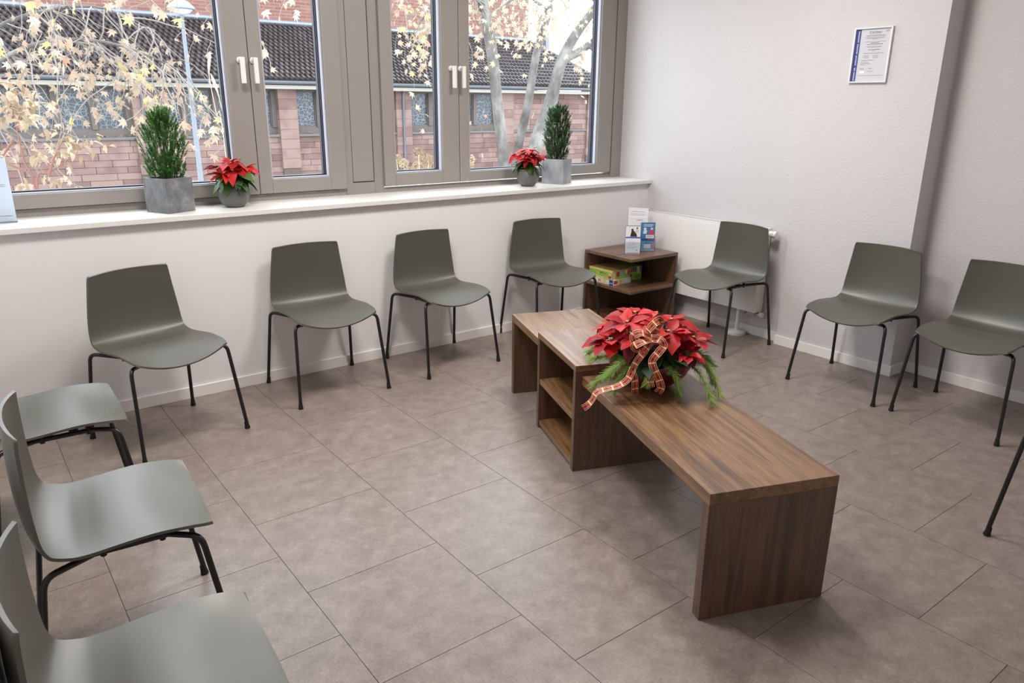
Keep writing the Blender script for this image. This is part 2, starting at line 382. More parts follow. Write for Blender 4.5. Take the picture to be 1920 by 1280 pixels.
# ------------------------------------------------------------------ windows
WT = 2.85; FB = FY+.07
def frame_rect(mb, x0, x1, z0, z1, wl, wr_, wb_, wt, y0, y1):
    mb.box(x0, x0+wl, y0, y1, z0, z1); mb.box(x1-wr_, x1, y0, y1, z0, z1)
    mb.box(x0+wl, x1-wr_, y0, y1, z0, z0+wb_); mb.box(x0+wl, x1-wr_, y0, y1, z1-wt, z1); return mb
def sash(parent, x0, x1, gx0, gx1, gz, handle_x):
    z0, z1 = 1.041, WT-.03; y0, y1 = FY-.022, FY+.05
    s = frame_rect(MB(), x0, x1, z0, z1, gx0-x0, x1-gx1, gz-z0, .07, y0, y1).build('sash', frame_m, parent, bevel=.003)
    # glazing bead sloping to the pane and the dark gasket
    b = .012
    bd = frame_rect(MB(), gx0-.001, gx1+.001, gz-.001, z1-.069, b, b, b*.7, b, FY-.008, FY+.03).build('glazing_bead', bead_m, s, bevel=.002)
    g = frame_rect(MB(), gx0+b, gx1-b, gz+b*.7, z1-.07-b, .006, .006, .006, .006, FY+.02, FY+.032).build('gasket', gasket_m, s)
    # outer cavity edge of the double glazing
    frame_rect(MB(), gx0+b-.002, gx1-b+.002, gz+b*.7-.002, z1-.07-b+.002, .012, .012, .008, .008, FY+.034, FY+.062).build('gasket', gasket_m, s)
    box('pane', gx0+b, gx1-b, FY+.032, FY+.036, gz+b*.7, z1-.07-b, glass_m, s, bevel=0)
    if handle_x is not None:
        h = MB().tube([(handle_x, y0, 1.778), (handle_x, y0-.012, 1.778)], .017, 16)
        h.tube([(handle_x, y0-.01, 1.778), (handle_x, y0-.045, 1.778)], .010, 12)
        h.box(handle_x-.012, handle_x+.012, y0-.060, y0-.042, 1.655, 1.792)
        h.build('handle', handle_m, s, bevel=.003)
    return s
def window(name, x0, x1, label):
    w = bpy.data.objects.new(name, None); COL.objects.link(w); w.location = (0,0,0); struct(w, label); w['category'] = 'window'
    return w
w1 = window('window_1', 0, 0, 'left pair of grey window casements with white handles')
frame_rect(MB(), -4.571, -2.449, SILL_Z-.02, WT, .05, .05, .058, .06, FY, FB).build('window_frame', frame_m, w1, bevel=.003)
sash(w1, -4.545, -3.006, -4.46, -3.131, 1.112, -3.056)
sash(w1, -3.002, -2.452, -2.928, -2.558, 1.122, -2.983)
w2 = window('window_2', 0, 0, 'right pair of grey window casements with white handles')
frame_rect(MB(), -2.245, XR-.001, SILL_Z-.02, WT, .06, .12, .05, .06, FY, FB).build('window_frame', frame_m, w2, bevel=.003)
box('jamb_cover', -.150, XR-.002, FY-.018, FY, SILL_Z+.001, WT, frame_m, w2, bevel=.002)
sash(w2, -2.186, -1.608, -2.103, -1.741, 1.118, -1.672)
sash(w2, -1.604, -.166, -1.523, -.314, 1.105, -1.598)
post = MB().box(-2.449, -2.403, FY-.004, FB, SILL_Z-.02, WT).box(-2.252, -2.245, FY-.004, FB, SILL_Z-.02, WT).box(-2.403, -2.252, FY-.004, FB, SILL_Z-.02, 1.072)
tr2 = struct(post.build('trim_2', frame_m, bevel=.002), 'wide grey post between the two windows')
box('cover_panel', -2.399, -2.257, FY-.002, FB-.01, 1.078, WT, frame_m, tr2, bevel=.002)
box('joint', -2.403, -2.252, FY+.02, FB, 1.072, WT, groove_m, tr2, bevel=0)

# ================================================================== CHAIRS
def catmull(P, n):
    out = []
    for i in range(len(P)-1):
        p0, p1, p2, p3 = P[max(i-1,0)], P[i], P[i+1], P[min(i+2,len(P)-1)]
        for k in range(n):
            t = k/n; out.append(tuple(.5*((2*b)+(-a+c)*t+(2*a-5*b+4*c-d)*t*t+(-a+3*b-3*c+d)*t**3) for a,b,c,d in zip(p0,p1,p2,p3)))
    out.append(tuple(P[-1])); return out
def shell_mesh():
    # (y, z, half width, edge lift, edge setback)
    prof = [(-.168,.411,.214,.055,.042),(-.150,.420,.223,.048,.036),(-.105,.438,.227,.034,.018),(-.03,.463,.228,.013,.006),(.03,.471,.227,.003,0),(.09,.466,.226,.003,0),(.145,.454,.226,.011,0),
            (.19,.449,.226,.019,0),(.242,.462,.226,.026,0),(.270,.502,.225,.031,0),(.281,.57,.220,.034,0),(.284,.65,.210,.034,0),(.282,.73,.199,.032,0),(.280,.775,.193,.031,0),(.279,.790,.190,.031,0),(.2785,.797,.185,.031,0)]
    pr = catmull(prof, 5); N = len(pr); T = 20
    G = []
    for i, (y, z, w, e, sb) in enumerate(pr):
        a = pr[max(i-1,0)]; b = pr[min(i+1,N-1)]
        t = Vector((0, b[0]-a[0], b[1]-a[1])).normalized(); nn = Vector((0, -t.z, t.y))   # towards the sitter
        row = []
        for k in range(T+1):
            s = -1+2*k/T; lift = e*abs(s)**2.1
            p = Vector((w*s, y, z)) + nn*lift + Vector((0, sb*s*s, 0))
            if i > N-16: p.z -= .005*s*s*((i-(N-16))/15)
            row.append(p)
        G.append(row)
    mb = MB(); th = .0085
    nor = []
    for i in range(N):
        r = []
        for k in range(T+1):
            du = G[i][min(k+1,T)]-G[i][max(k-1,0)]; dv = G[min(i+1,N-1)][k]-G[max(i-1,0)][k]
            r.append(du.cross(dv).normalized())
        nor.append(r)
    for i in range(N):
        for k in range(T+1): mb.v.append(G[i][k])
    for i in range(N):
        for k in range(T+1): mb.v.append(G[i][k]-nor[i][k]*th)
    W_ = T+1; O = N*W_
    for i in range(N-1):
        for k in range(T):
            a = i*W_+k; mb.f.append((a, a+1, a+W_+1, a+W_)); mb.f.append((O+a, O+a+W_, O+a+W_+1, O+a+1))
    for i in range(N-1):
        a = i*W_; mb.f.append((a, a+W_, O+a+W_, O+a)); a = i*W_+T; mb.f.append((a, O+a, O+a+W_, a+W_))
    for k in range(T):
        mb.f.append((k, O+k, O+k+1, k+1)); a = (N-1)*W_+k; mb.f.append((a, a+1, O+a+1, O+a))
    me = mb.mesh('seat_shell', chair_m, smooth=True)
    return me
def bezier_corner(path, r=.03, n=5):
    P = [Vector(p) for p in path]; out = [P[0]]
    for i in range(1, len(P)-1):
        a = (P[i-1]-P[i]); b = (P[i+1]-P[i]); d = min(r, a.length*.48, b.length*.48)
        A = P[i]+a.normalized()*d; B = P[i]+b.normalized()*d
        for k in range(n+1):
            t = k/n; out.append(A*(1-t)**2 + P[i]*2*t*(1-t) + B*t*t)
    out.append(P[-1]); return out
def make_chair():
    t = thing('waiting_chair', (0,0,0), 0, 'x', 'chair')
    sh = link('seat_shell', shell_mesh(), t)
    for sx in (-1, 1):
        for fy, top in ((-.177, -.117), (.309, .252)):
            ry = -.045 if fy < 0 else .135
            path = bezier_corner([(sx*.150, ry, .420), (sx*.236, top, .436), (sx*.263, fy, .02)], .035)
            lg = MB().tube(path, .0088, 10).build('leg', steel_m, t, smooth=True)
            d = (Vector((sx*.263, fy, 0))-Vector((sx*.236, top, .436))).normalized()
            e = Vector((sx*.263, fy, .001)); MB().tube([e-d*.034, e-d*.018, e-d*.003, e], [.0098, .0108, .0135, .0130], 12).build('foot_glide', rubber_m, lg, smooth=True)
        MB().tube([(sx*.150, -.05, .420), (sx*.150, .14, .420)], .0088, 10).build('seat_rail', steel_m, t, smooth=True)
        for yy in (-.03, .115):
            MB().tube([(sx*.150, yy, .4075), (sx*.150, yy, .448)], .008, 8).build('spacer', rubber_m, t)
    cp = MB().box(-.15, .15, .0, .03, .414, .424).box(-.15, .15, .08, .11, .414, .424).box(-.07, .07, .0, .11, .4235, .4295)
    cp.build('under_seat_plate', steel_m, t)
    return t
CH = [  # x, y, degrees, label
 (-3.788, -.490, 16.3, 'grey plastic chair under the sill planter with slate sides, turned slightly right'),
 (-2.913, -.333, -.2, 'grey plastic chair against window wall, second standing chair from the left'),
 (-2.135, -.332, 2.5, 'grey plastic chair below the wide window post, third along window wall'),
 (-1.261, -.340, -6.2, 'grey plastic chair beside the corner shelf on its window side'),
 (-.468, -1.039, -91, 'grey plastic chair standing in front of the white radiator'),
 (-.475, -2.036, -89.6, 'grey plastic chair in front of the pillar below the certificate'),
 (-.462, -2.658, -91.5, 'grey plastic chair right of the pillar, cut by the right picture edge'),
 (-1.430, -3.525, -103, 'grey plastic chair mostly outside the right edge, only one leg showing'),
 (-4.257, -1.068, 88, 'grey plastic chair at far left, only its pale seat and front legs showing'),
 (-4.207, -1.957, 85.5, 'grey plastic chair at left edge, middle of the side row with full seat visible'),
 (-4.273, -2.752, 85.5, 'grey plastic chair nearest the viewer in the bottom left corner'),
]
chair0 = make_chair()
for i, (x, y, a, lab) in enumerate(CH):
    c = chair0 if i == 0 else copy_tree(chair0)
    c.location = (x, y, 0); c.rotation_euler = (0, 0, math.radians(a)); tag(c, lab, 'chair', 'grey waiting room chairs')

# ================================================================== COFFEE TABLE UNIT
ct = thing('coffee_table', (-2.2376, -1.992, 0), math.radians(-20.9), 'long walnut coffee table with low bench, open shelf cube and rear table', 'table')
bt_ = box('bench_top', -.23, .23, -1.054, -.001, .410, .450, wood_y, ct)
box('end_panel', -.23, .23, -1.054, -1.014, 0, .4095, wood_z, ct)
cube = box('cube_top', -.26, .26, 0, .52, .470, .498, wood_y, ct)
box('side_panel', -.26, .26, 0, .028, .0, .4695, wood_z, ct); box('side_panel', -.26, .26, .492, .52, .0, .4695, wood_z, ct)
box('shelf', -.256, .24, .0285, .4915, .236, .262, wood_y, ct); box('shelf', -.256, .24, .0285, .4915, .016, .042, wood_y, ct)
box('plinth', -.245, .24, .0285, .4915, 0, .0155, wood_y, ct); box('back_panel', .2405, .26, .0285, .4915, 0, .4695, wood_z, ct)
box('rear_top', -.25, .205, .521, 1.008, .416, .456, wood_y, ct); box('rear_end_panel', -.25, .205, .969, 1.008, 0, .4155, wood_z, ct)

# ================================================================== CORNER SHELF
cs = thing('corner_shelf', (-.47, -.265, 0), 0, 'walnut corner shelf open on two sides between the chairs', 'shelf')
ST = .521
S = .243
box('top', -S, S, -S, S, ST-.022, ST, wood_x, cs); 
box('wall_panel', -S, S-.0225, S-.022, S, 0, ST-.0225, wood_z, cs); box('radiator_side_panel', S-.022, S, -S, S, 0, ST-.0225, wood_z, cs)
box('shelf', -S+.003, S-.0225, -S+.003, S-.0225, .265, .287, wood_x, cs); box('bottom', -S+.003, S-.0225, -S+.003, S-.0225, .018, .040, wood_x, cs)
box('plinth', -S+.03, S-.0225, -S+.03, S-.0225, 0, .0175, wood_x, cs)

# printed things ----------------------------------------------------
COLM = {}
def cm(r, g, b):
    k = (r, g, b)
    if k not in COLM: COLM[k] = mat('print_%d_%d_%d' % k, lin(*k), .5)
    return COLM[k]
def prints(parent, items, y, name='print', n=-1):
    """flat print: items = (x0,x1,z0,z1,material) or (polygon points (x,z), material), on plane y facing -y"""
    by = {}
    for it in items:
        mt = it[-1]; mb = by.setdefault(mt.name, (mt, MB()))[1]
        pts = it[0] if isinstance(it[0], (list, tuple)) else [(it[0],it[2]),(it[1],it[2]),(it[1],it[3]),(it[0],it[3])]
        k = len(by)
        mb.poly([(px, y-.00012*k, pz) for px, pz in pts])
    for mt, mb in by.values(): mb.build(name, mt, parent)
def ell(cx, cz, rx, rz, n=10): return [(cx+rx*math.cos(2*math.pi*i/n), cz+rz*math.sin(2*math.pi*i/n)) for i in range(n)]
# leaflet holders
def holder(loc, rz, w, h, d, label):
    t = thing('leaflet_holder', loc, rz, label, 'holder', 'clear leaflet holders')
    t_ = .002
    MB().box(-w/2-.004, w/2+.004, d-.002, d, 0, h).build('back_plate', acry_m, t)
    MB().box(-w/2-.004, w/2+.004, -d, d-.0021, 0, t_).build('base', acry_m, t)
    MB().box(-w/2-.004, w/2+.004, -d, -d+.0018, t_+.0001, h*.45).build('front_plate', acry_m, t)
    for s in (-1, 1): MB().box(s*(w/2+.003)-.001, s*(w/2+.003)+.001, -d+.002, d-.0021, t_+.0001, h*.55).build('side_plate', acry_m, t)
    return t
VA = math.radians(-37)
def leaflet(loc, rz, w, h, label, col, items, thick=.006, lean=0, name='leaflet'):
    t = thing(name, loc, rz, label, 'leaflet', None); t.rotation_euler = (lean, 0, rz)
    box('pages', -w/2, w/2, 0, thick, 0, h, col, t, bevel=0)
    if items: prints(t, items, -.0003)
    return t
def off(base, rz, dx, dy, dz=0):
    return (base[0]+math.cos(rz)*dx-math.sin(rz)*dy, base[1]+math.sin(rz)*dx+math.cos(rz)*dy, base[2]+dz)
h1 = (-.560, -.360, ST); a1 = math.radians(-40)
holder(h1, a1, .108, .205, .022, 'clear leaflet holder nearest the shelf corner')
dk = cm(50,48,52)
leaflet(off(h1, a1, 0, .008, .0025), a1, .104, .205, 'white leaflet with a dark seated figure picture', paper_m,
  [(-.052,.052,.112,.122,cm(70,90,170)), (-.052,.052,.200,.205,cm(90,150,110)), (ell(-.006,.172,.009,.010),cm(80,60,52)), ([(-.02,.124),(.03,.124),(.022,.15),(.006,.166),(-.012,.163),(-.016,.145)],dk), (ell(.028,.186,.006,.007),cm(96,80,70)), ([(.012,.15),(.04,.155),(.036,.178),(.022,.18)],cm(214,206,196))])
leaflet(off(h1, a1, .004, -.012, .0025), a1, .098, .112, 'small white text card in front of the picture leaflet', paper_m,
  [(-.04,.02,.086,.0885,inklight_m),(-.04,.03,.076,.0785,inklight_m),(-.04,.012,.066,.0685,inklight_m),(-.04,.025,.05,.0525,inklight_m),(-.04,.01,.042,.0445,inklight_m),(-.046,.046,.004,.009,cm(196,120,110)),(ell(.026,.03,.008,.005),cm(170,176,210))], thick=.003)
h2 = (-.378, -.335, ST); a2 = math.radians(-36)
holder(h2, a2, .108, .205, .020, 'clear leaflet holder on the radiator side of the shelf top')
blue = cm(70,122,168); pink = cm(206,66,100)
leaflet(off(h2, a2, 0, .004, .0025), a2, .106, .208, 'blue leaflet with a white and a pink figure', blue,
  [(-.034,.04,.188,.194,cm(206,224,236)),(-.034,.03,.178,.182,cm(190,212,228)),(ell(-.022,.160,.010,.012),cm(226,234,240)),([(-.036,.126),(-.01,.124),(-.006,.15),(-.02,.152),(-.034,.146)],cm(214,228,238)),(ell(.028,.162,.009,.010),cm(236,206,190)),([(.008,.118),(.046,.118),(.042,.145),(.03,.156),(.016,.15)],pink),(-.014,.046,.092,.116,cm(232,230,230)),(-.008,.036,.106,.110,cm(140,140,150)),(-.008,.04,.098,.102,cm(140,140,150)),(-.053,.053,.078,.088,cm(56,72,130)),(.0,.053,.0785,.0875,cm(150,70,120))])
leaflet(off(h2, a2, 0, -.010, .0025), a2, .100, .070, 'low pale blue card with pink corner in the right holder', cm(120,164,198),
  [(-.02,.03,.056,.061,cm(70,110,160)),(-.03,.022,.02,.05,cm(214,222,230)),(.026,.05,.014,.056,cm(206,130,160)),(-.05,.05,.0,.010,cm(170,190,210))], thick=.003)
h3 = (-.368, -.225, ST); a3 = math.radians(-42)
leaflet(h3, a3, .108, .235, 'plain white folded card standing behind the blue leaflet', paper_m, [(-.015,.03,.212,.218,inklight_m)], thick=.012)
h4 = (-.298, -.152, ST); a4 = math.radians(-58)
leaflet(h4, a4, .15, .292, 'tall white sheet standing at the back of the corner shelf', paper_m, [(-.05,.05,.262,.266,inklight_m),(-.06,.055,.246,.249,inklight_m),(-.06,.05,.236,.239,inklight_m)], thick=.004)
# board games on the shelf
def gamebox(loc, rz, w, d, h, label, col, front, side):
    t = thing('game_box', loc, rz, label, 'game box', 'board games on the corner shelf')
    b = box('carton', -w/2, w/2, -d/2, d/2, 0, h, col, t, bevel=.002)
    prints(t, front, -d/2-.0004, 'front_print')
    # right side print
    by = {}
    for it in side:
        mt = it[-1]; by.setdefault(mt.name, (mt, MB()))
        pts = it[0] if isinstance(it[0], (list, tuple)) else [(it[0],it[2]),(it[1],it[2]),(it[1],it[3]),(it[0],it[3])]
        by[mt.name][1].poly([(w/2+.0004+.00012*len(by), px, pz) for px, pz in pts])
    for mt, mb in by.values(): mb.build('side_print', mt, t)
    return t
gA = math.radians(-88)    # front faces -x (towards the viewer's left)
yel, grn, red, sky, org = cm(226,210,130), cm(148,192,76), cm(200,56,48), cm(120,180,206), cm(232,150,60)
kf = [(-.125,.125,.012,.03,cm(238,230,200)), (-.10,-.06,.012,.035,red), (-.03,.0,.012,.03,org), (.02,.05,.014,.034,yel), (.085,.124,.0,.038,cm(40,66,150)), (.09,.118,.012,.018,cm(200,214,236))]
gamebox((-.585,-.170,.287), gA, .25, .19, .042, 'flat white and blue game box lying lowest on the shelf', cm(226,222,206), kf, [(-.09,-.05,.008,.034,red),(-.04,.0,.008,.03,yel),(.01,.08,.006,.036,cm(214,220,214))])
gf = [(-.124,.124,.052,.066,yel), (-.124,.124,.012,.052,grn), (-.124,.124,.0,.012,cm(206,220,150)), (ell(-.03,.028,.02,.012),cm(196,200,70)), (-.005,.02,.034,.042,cm(60,110,70)), (.02,.03,.034,.04,red), (.036,.046,.034,.04,cm(90,70,50)), (.05,.06,.034,.04,red), (-.1,-.04,.0,.008,cm(236,230,210)), (.05,.075,.006,.02,org), (.085,.115,.006,.024,red), (.09,.11,.026,.044,cm(220,200,170))]
gamebox((-.588,-.165,.3295), math.radians(-90), .25, .185, .066, 'light green game box on top of the white and blue one', cm(190,160,96), gf, [(-.09,.09,.0,.03,grn),(-.085,-.06,.004,.05,cm(216,176,150)),(-.05,-.02,.02,.055,red),(-.015,.03,.034,.058,sky),(.035,.06,.03,.06,yel),(.065,.088,.02,.06,red)])
gamebox((-.405,-.140,.287), math.radians(-89), .22, .15, .105, 'taller colourful game box behind the light green one', grn, [(-.11,.11,.07,.104,sky),(-.1,-.04,.075,.1,yel)], [(-.075,.075,.065,.104,cm(60,120,130)),(-.05,-.02,.07,.1,red),(.02,.05,.05,.1,yel),(-.07,-.03,.02,.05,red),(.0,.06,.01,.04,cm(110,160,60))])

# ================================================================== RADIATOR
rd = thing('radiator', (0,0,0), 0, 'flat white panel radiator on the right wall behind a chair', 'radiator')
RX0, RX1, RY0, RY1, RZ0, RZ1 = -.158, -.062, -1.160, -.115, .190, .772
box('front_panel', RX0, RX0+.012, RY0, RY1, RZ0, RZ1-.012, rad_m, rd, bevel=.004)
box('rear_panel', RX1-.012, RX1, RY0+.004, RY1-.004, RZ0+.004, RZ1-.012, rad_m, rd, bevel=.003)
fins = MB()
for k in range(40):
    y = RY0+.03+k*(RY1-RY0-.06)/39; fins.box(RX0+.0125, RX1-.0125, y, y+.001, RZ0+.03, RZ1-.03)
fins.build('convector_fins', radin_m, rd)
for y in (RY0, RY1-.003): box('side_cover', RX0+.0125, RX1-.0125, y, y+.003, RZ0, RZ1-.002, rad_m, rd, bevel=.001)
g = MB().box(RX0+.001, RX0+.013, RY0, RY1, RZ1-.0118, RZ1).box(RX1-.013, RX1-.001, RY0, RY1, RZ1-.0118, RZ1)
for k in range(46):
    y = RY0+.004+k*(RY1-RY0-.012)/45; g.box(RX0+.0131, RX1-.0131, y, y+.006, RZ1-.006, RZ1-.001)
g.build('top_grille', rad_m, rd)
vl = MB().lathe([(.012,0),(.014,.012),(.021,.016),(.0235,.03),(.0235,.058),(.019,.068)], 20, cap_top=True)
vo = vl.build('thermostat_head', white_m, rd, smooth=True); vo.location = (-.108, RY0-.004, .738); vo.rotation_euler = (math.pi/2, 0, 0)
rb = MB()
for k in range(9):
    a = 2*math.pi*k/9; rb.box(.0232*math.cos(a)-.0015, .0232*math.cos(a)+.0015, .0232*math.sin(a)-.0015, .0232*math.sin(a)+.0015, .034, .056)
rbo = rb.build('grip_rib', inklight_m, vo)
vb = MB().box(-.125, -.075, -1.135, -1.075, .160, .186).tube([(-.1, -1.135, .172), (-.1, -1.165, .172)], .013, 12)
vb.build('valve_block', chrome_m, rd, bevel=.002)
MB().tube([(-.1, -1.165, .172), (-.1, -1.19, .172)], .017, 14).build('valve_cap', white_m, rd)
MB().tube([(-.122, -1.005, .189), (-.122, -1.005, .10), (-.124, -1.005, .026)], .013, 12).build('supply_pipe', white_m, rd, smooth=True)
MB().tube([(-.118, -1.085, .165), (-.10, -1.05, .165)], .006, 8).build('connection_pipe', chrome_m, rd)
MB().lathe([(.066,0),(.066,.018),(.058,.026),(.02,.030),(.016,.034)], 32, (-.125,-1.005,.0005), cap_top=True).build('floor_rosette', white_m, rd, smooth=True)
for y in (RY0+.12, RY1-.12): box('wall_bracket', RX1+.0005, XR-.0005, y-.015, y+.015, .3, .7, rad_m, rd, bevel=0)

# ================================================================== CERTIFICATE
cert_m = mat('certificate_paper', lin(198, 197, 203), .5)
ink_m = mat('print_ink', lin(52, 50, 58), .7); inklight_m = mat('print_ink_pale', lin(104, 102, 112), .7)
ce = thing('framed_certificate', (XP-.0005, -1.707, 1.690), -math.pi/2, 'framed white certificate with dark blue side strip on the pillar', 'certificate')
CW, CHt = .226, .300
fr = frame_rect(MB(), -CW/2, CW/2, 0, CHt, .010, .010, .009, .009, -.016, -.0005); fr.build('frame', alu_m, ce, bevel=.002)
box('sheet', -CW/2+.009, CW/2-.009, -.006, -.001, .008, CHt-.008, cert_m, ce, bevel=0)
st0 = -CW/2+.0105
items = [(st0, st0+.028, .010, CHt-.010, navy_m)]
wh = cm(206,212,232)
for z0, z1 in ((.014,.058),(.068,.086),(.098,.148),(.160,.210),(.222,.284)):
    k = z0
    while k < z1:
        items.append((st0+.011+random.uniform(0,.002), st0+.020, k, k+.0034, wh)); k += .0062
def ln(x0, x1, z, th=.0016, mm=ink_m): items.append((x0, x1, z, z+th, mm))
cx0 = .014
for z, hw, th, mm in ((.2605,.03,.0010,inklight_m),(.254,.056,.0018,ink_m),(.246,.060,.0012,inklight_m),(.240,.05,.0014,ink_m),(.235,.02,.001,inklight_m),(.222,.062,.0012,ink_m),(.214,.025,.0022,ink_m),(.208,.048,.002,ink_m),(.197,.046,.0012,inklight_m),(.192,.04,.0012,ink_m),(.179,.035,.002,ink_m),(.172,.014,.0012,ink_m),(.160,.060,.0014,ink_m)):
    ln(cx0-hw, cx0+hw, z, th, mm)
for z in (.148,.142,.136):
    ln(-.043,-.012,z,.0013,inklight_m); ln(.012,.044,z,.0013,inklight_m)
for z, w in ((.122,.075),(.112,.045),(.104,.058),(.098,.025)): ln(-.055,-.055+w,z,.0013,ink_m)
ln(-.055,-.03,.076,.002,inklight_m); ln(-.005,.015,.078,.002,inklight_m); ln(-.06,.085,.040,.001,inklight_m)
items.append((-.055,-.025,.052,.066,cm(226,232,230))); items.append((-.008,.03,.062,.0632,inklight_m))
items += [(.068,.092,.282,.2835,cm(206,150,156)), (.074,.092,.278,.2795,cm(206,150,156)), (.066,.090,.273,.2745,inklight_m)]
prints(ce, items, -.0063, 'print')
def text(body, size, loc, m, parent, name):
    cu = bpy.data.curves.new(name, 'FONT'); cu.body = body; cu.size = size; cu.align_x = 'CENTER'; cu.extrude = 0
    o = bpy.data.objects.new(name, cu); COL.objects.link(o); bpy.context.view_layer.update()
    me = bpy.data.meshes.new_from_object(o.evaluated_get(bpy.context.evaluated_depsgraph_get())); bpy.data.objects.remove(o)
    me.materials.clear(); me.materials.append(m)
    q = link(name, me, parent); q.location = loc; q.rotation_euler = (math.pi/2, 0, 0); return q
text('Z', .0165, (-.0215, -.0068, .2670), ink_m, ce, 'title_lettering')
text('ERTIFIKAT', .0130, (.0185, -.0068, .2670), ink_m, ce, 'title_lettering')

# white card at left end of sill
wc = thing('card_stand', (-4.34, .200, SILL_Z), math.radians(-6), 'white printed card standing at the left end of the sill', 'card')
box('card', -.105, .105, -.001, .001, .004, .30, card_m, wc, bevel=0); MB().box(-.107, .107, -.003, -.0015, .002, .302).build('clear_cover', acry_m, wc)
MB().box(-.107, .107, -.03, .035, 0, .002).build('foot', acry_m, wc)
prints(wc, [(-.08,.085,.175,.177,inklight_m),(-.08,.08,.168,.170,inklight_m),(-.05,.092,.03,.032,inklight_m)], -.0012)

# ================================================================== PLANTS
def leaf_mesh(name, m, L, Wd, fold=.25, droop=.3, lobes=0):
    """pointed leaf along +x with a folded midrib and a drooping tip"""
    mb = MB(); n = 6; rows = []
    for i in range(n+1):
        t = i/n; w = Wd*math.sin(math.pi*min(1, t**.8*.98+.02))**.9*(1 if t < .97 else .2)
        if t == 0: w = Wd*.06
        if i == n: w = 0.0005
        if lobes and i in (2, 4): w *= 1.28
        z = -droop*L*t*t; x = L*t*(1-.12*droop*t)
        rows.append([(x, -w, z+fold*w), (x, 0, z), (x, w, z+fold*w)])
    for r in rows: mb.v += [Vector(p) for p in r]
    for i in range(n):
        for k in range(2):
            a = i*3+k; mb.f.append((a, a+1, a+4, a+3))
    return mb.mesh(name, m, smooth=True)
BR = [leaf_mesh('bract', bract_m, 1, .27, .3, d) for d in (.05, .25, .5)]
BRL = [leaf_mesh('bract', bract_m, 1, .30, .25, d, 1) for d in (.15, .4)]
BRD = leaf_mesh('bract', bractdk_m, 1, .3, .25, .4)
GL = [leaf_mesh('leaf', green_m, 1, .27, .25, d) for d in (.2, .6)]
DL = [leaf_mesh('leaf', dgreen_m, 1, .32, .2, d) for d in (.2, .5)]
def put_leaf(me, parent, p, direction, L, roll=0, name=None):
    o = link(name or me.name.split('.')[0], me, parent)
    d = Vector(direction).normalized(); up = Vector((0,0,1)) if abs(d.z) < .97 else Vector((1,0,0))
    y = up.cross(d).normalized(); z = d.cross(y)
    M = Matrix((d, y, z)).transposed().to_4x4() @ Matrix.Rotation(roll, 4, 'X')
    M = Matrix.Translation(Vector(p)) @ M @ Matrix.Scale(L, 4); o.matrix_local = M
    return o
def flower_head(parent, c, Lb, n, tilt, rng, meshes, rad=.012):
    tilt = Vector(tilt)
    a0 = rng.uniform(0, 6.28)
    for ring, (cnt, el, sc) in enumerate(((n, -.12, 1), (max(3, n-2), .35, .7))):
        for k in range(cnt):
            a = a0+ring*.5+2*math.pi*k/cnt+rng.uniform(-.2,.2); e = el+rng.uniform(-.18,.18)
            d = Vector((math.cos(a)*math.cos(e), math.sin(a)*math.cos(e), math.sin(e))) + tilt*.45
            put_leaf(rng.choice(meshes), parent, Vector(c)+Vector((math.cos(a),math.sin(a),0))*rad, d, Lb*sc*rng.uniform(.82,1.12), rng.uniform(-.35,.35), 'bract')
    mb = MB()
    for k in range(5):
        a = k*1.257; q = Vector(c)+Vector((math.cos(a)*.004, math.sin(a)*.004, .006))
        mb.lathe([(.001,0),(.0025,.002),(.0025,.004),(.001,.006)], 6, q, cap_top=True)
    mb.build('flower_centre', cream_m, parent)
def potted_poinsettia(loc, label, R, H, seed, spread, top, Lb):
    rng = random.Random(seed)
    t = thing('potted_poinsettia', loc, 0, label, 'plant', 'potted poinsettias on the sill')
    prof = [(R*.45,0),(R*.62,.006),(R*.86,H*.25),(R,H*.52),(R*.97,H*.75),(R*.84,H*.97),(R*.80,H),(R*.76,H*.985),(R*.78,H*.85)]
    MB().lathe(prof, 40).build('pot', pot_m, t, smooth=True)
    MB().lathe([(R*.775, H*.86), (R*.5, H*.88), (.004, H*.89)], 24, cap_bottom=False, cap_top=True).build('soil', soil_m, t)
    heads = [(0, -.01, top), (-spread*.55, .02, top-.03), (spread*.55, -.015, top-.035), (-.01, -spread*.5, top-.05), (.02, spread*.5, top-.03), (-spread*.45, -spread*.4, top-.06), (spread*.5, spread*.3, top-.05)]
    st = MB()
    for hx, hy, hz in heads:
        st.tube([(hx*.15, hy*.15, H*.86), (hx*.6, hy*.6, (H+hz)/2), (hx, hy, hz)], .003, 6)
    st.build('stem', stem_m, t)
    for hx, hy, hz in heads:
        flower_head(t, (hx, hy, hz), Lb, 6, (hx*3, hy*3, 0), rng, BR+BRL)
    for k in range(30):
        a = rng.uniform(0, 6.28); z = rng.uniform(H+.01, top-.05); r0 = rng.uniform(.01, spread*.45)
        put_leaf(rng.choice(GL), t, (math.cos(a)*r0, math.sin(a)*r0, z), (math.cos(a), math.sin(a), rng.uniform(-.6,.1)), Lb*rng.uniform(.95,1.3), rng.uniform(-.4,.4), 'leaf')
    return t
potted_poinsettia((-3.205, .165, SILL_Z), 'red poinsettia in a dark grey round pot beside the slate cube planter', .086, .126, 3, .112, .245, .092)
potted_poinsettia((-1.148, .135, SILL_Z), 'red poinsettia in a dark grey round pot beside the right concrete planter', .081, .122, 5, .104, .250, .090)
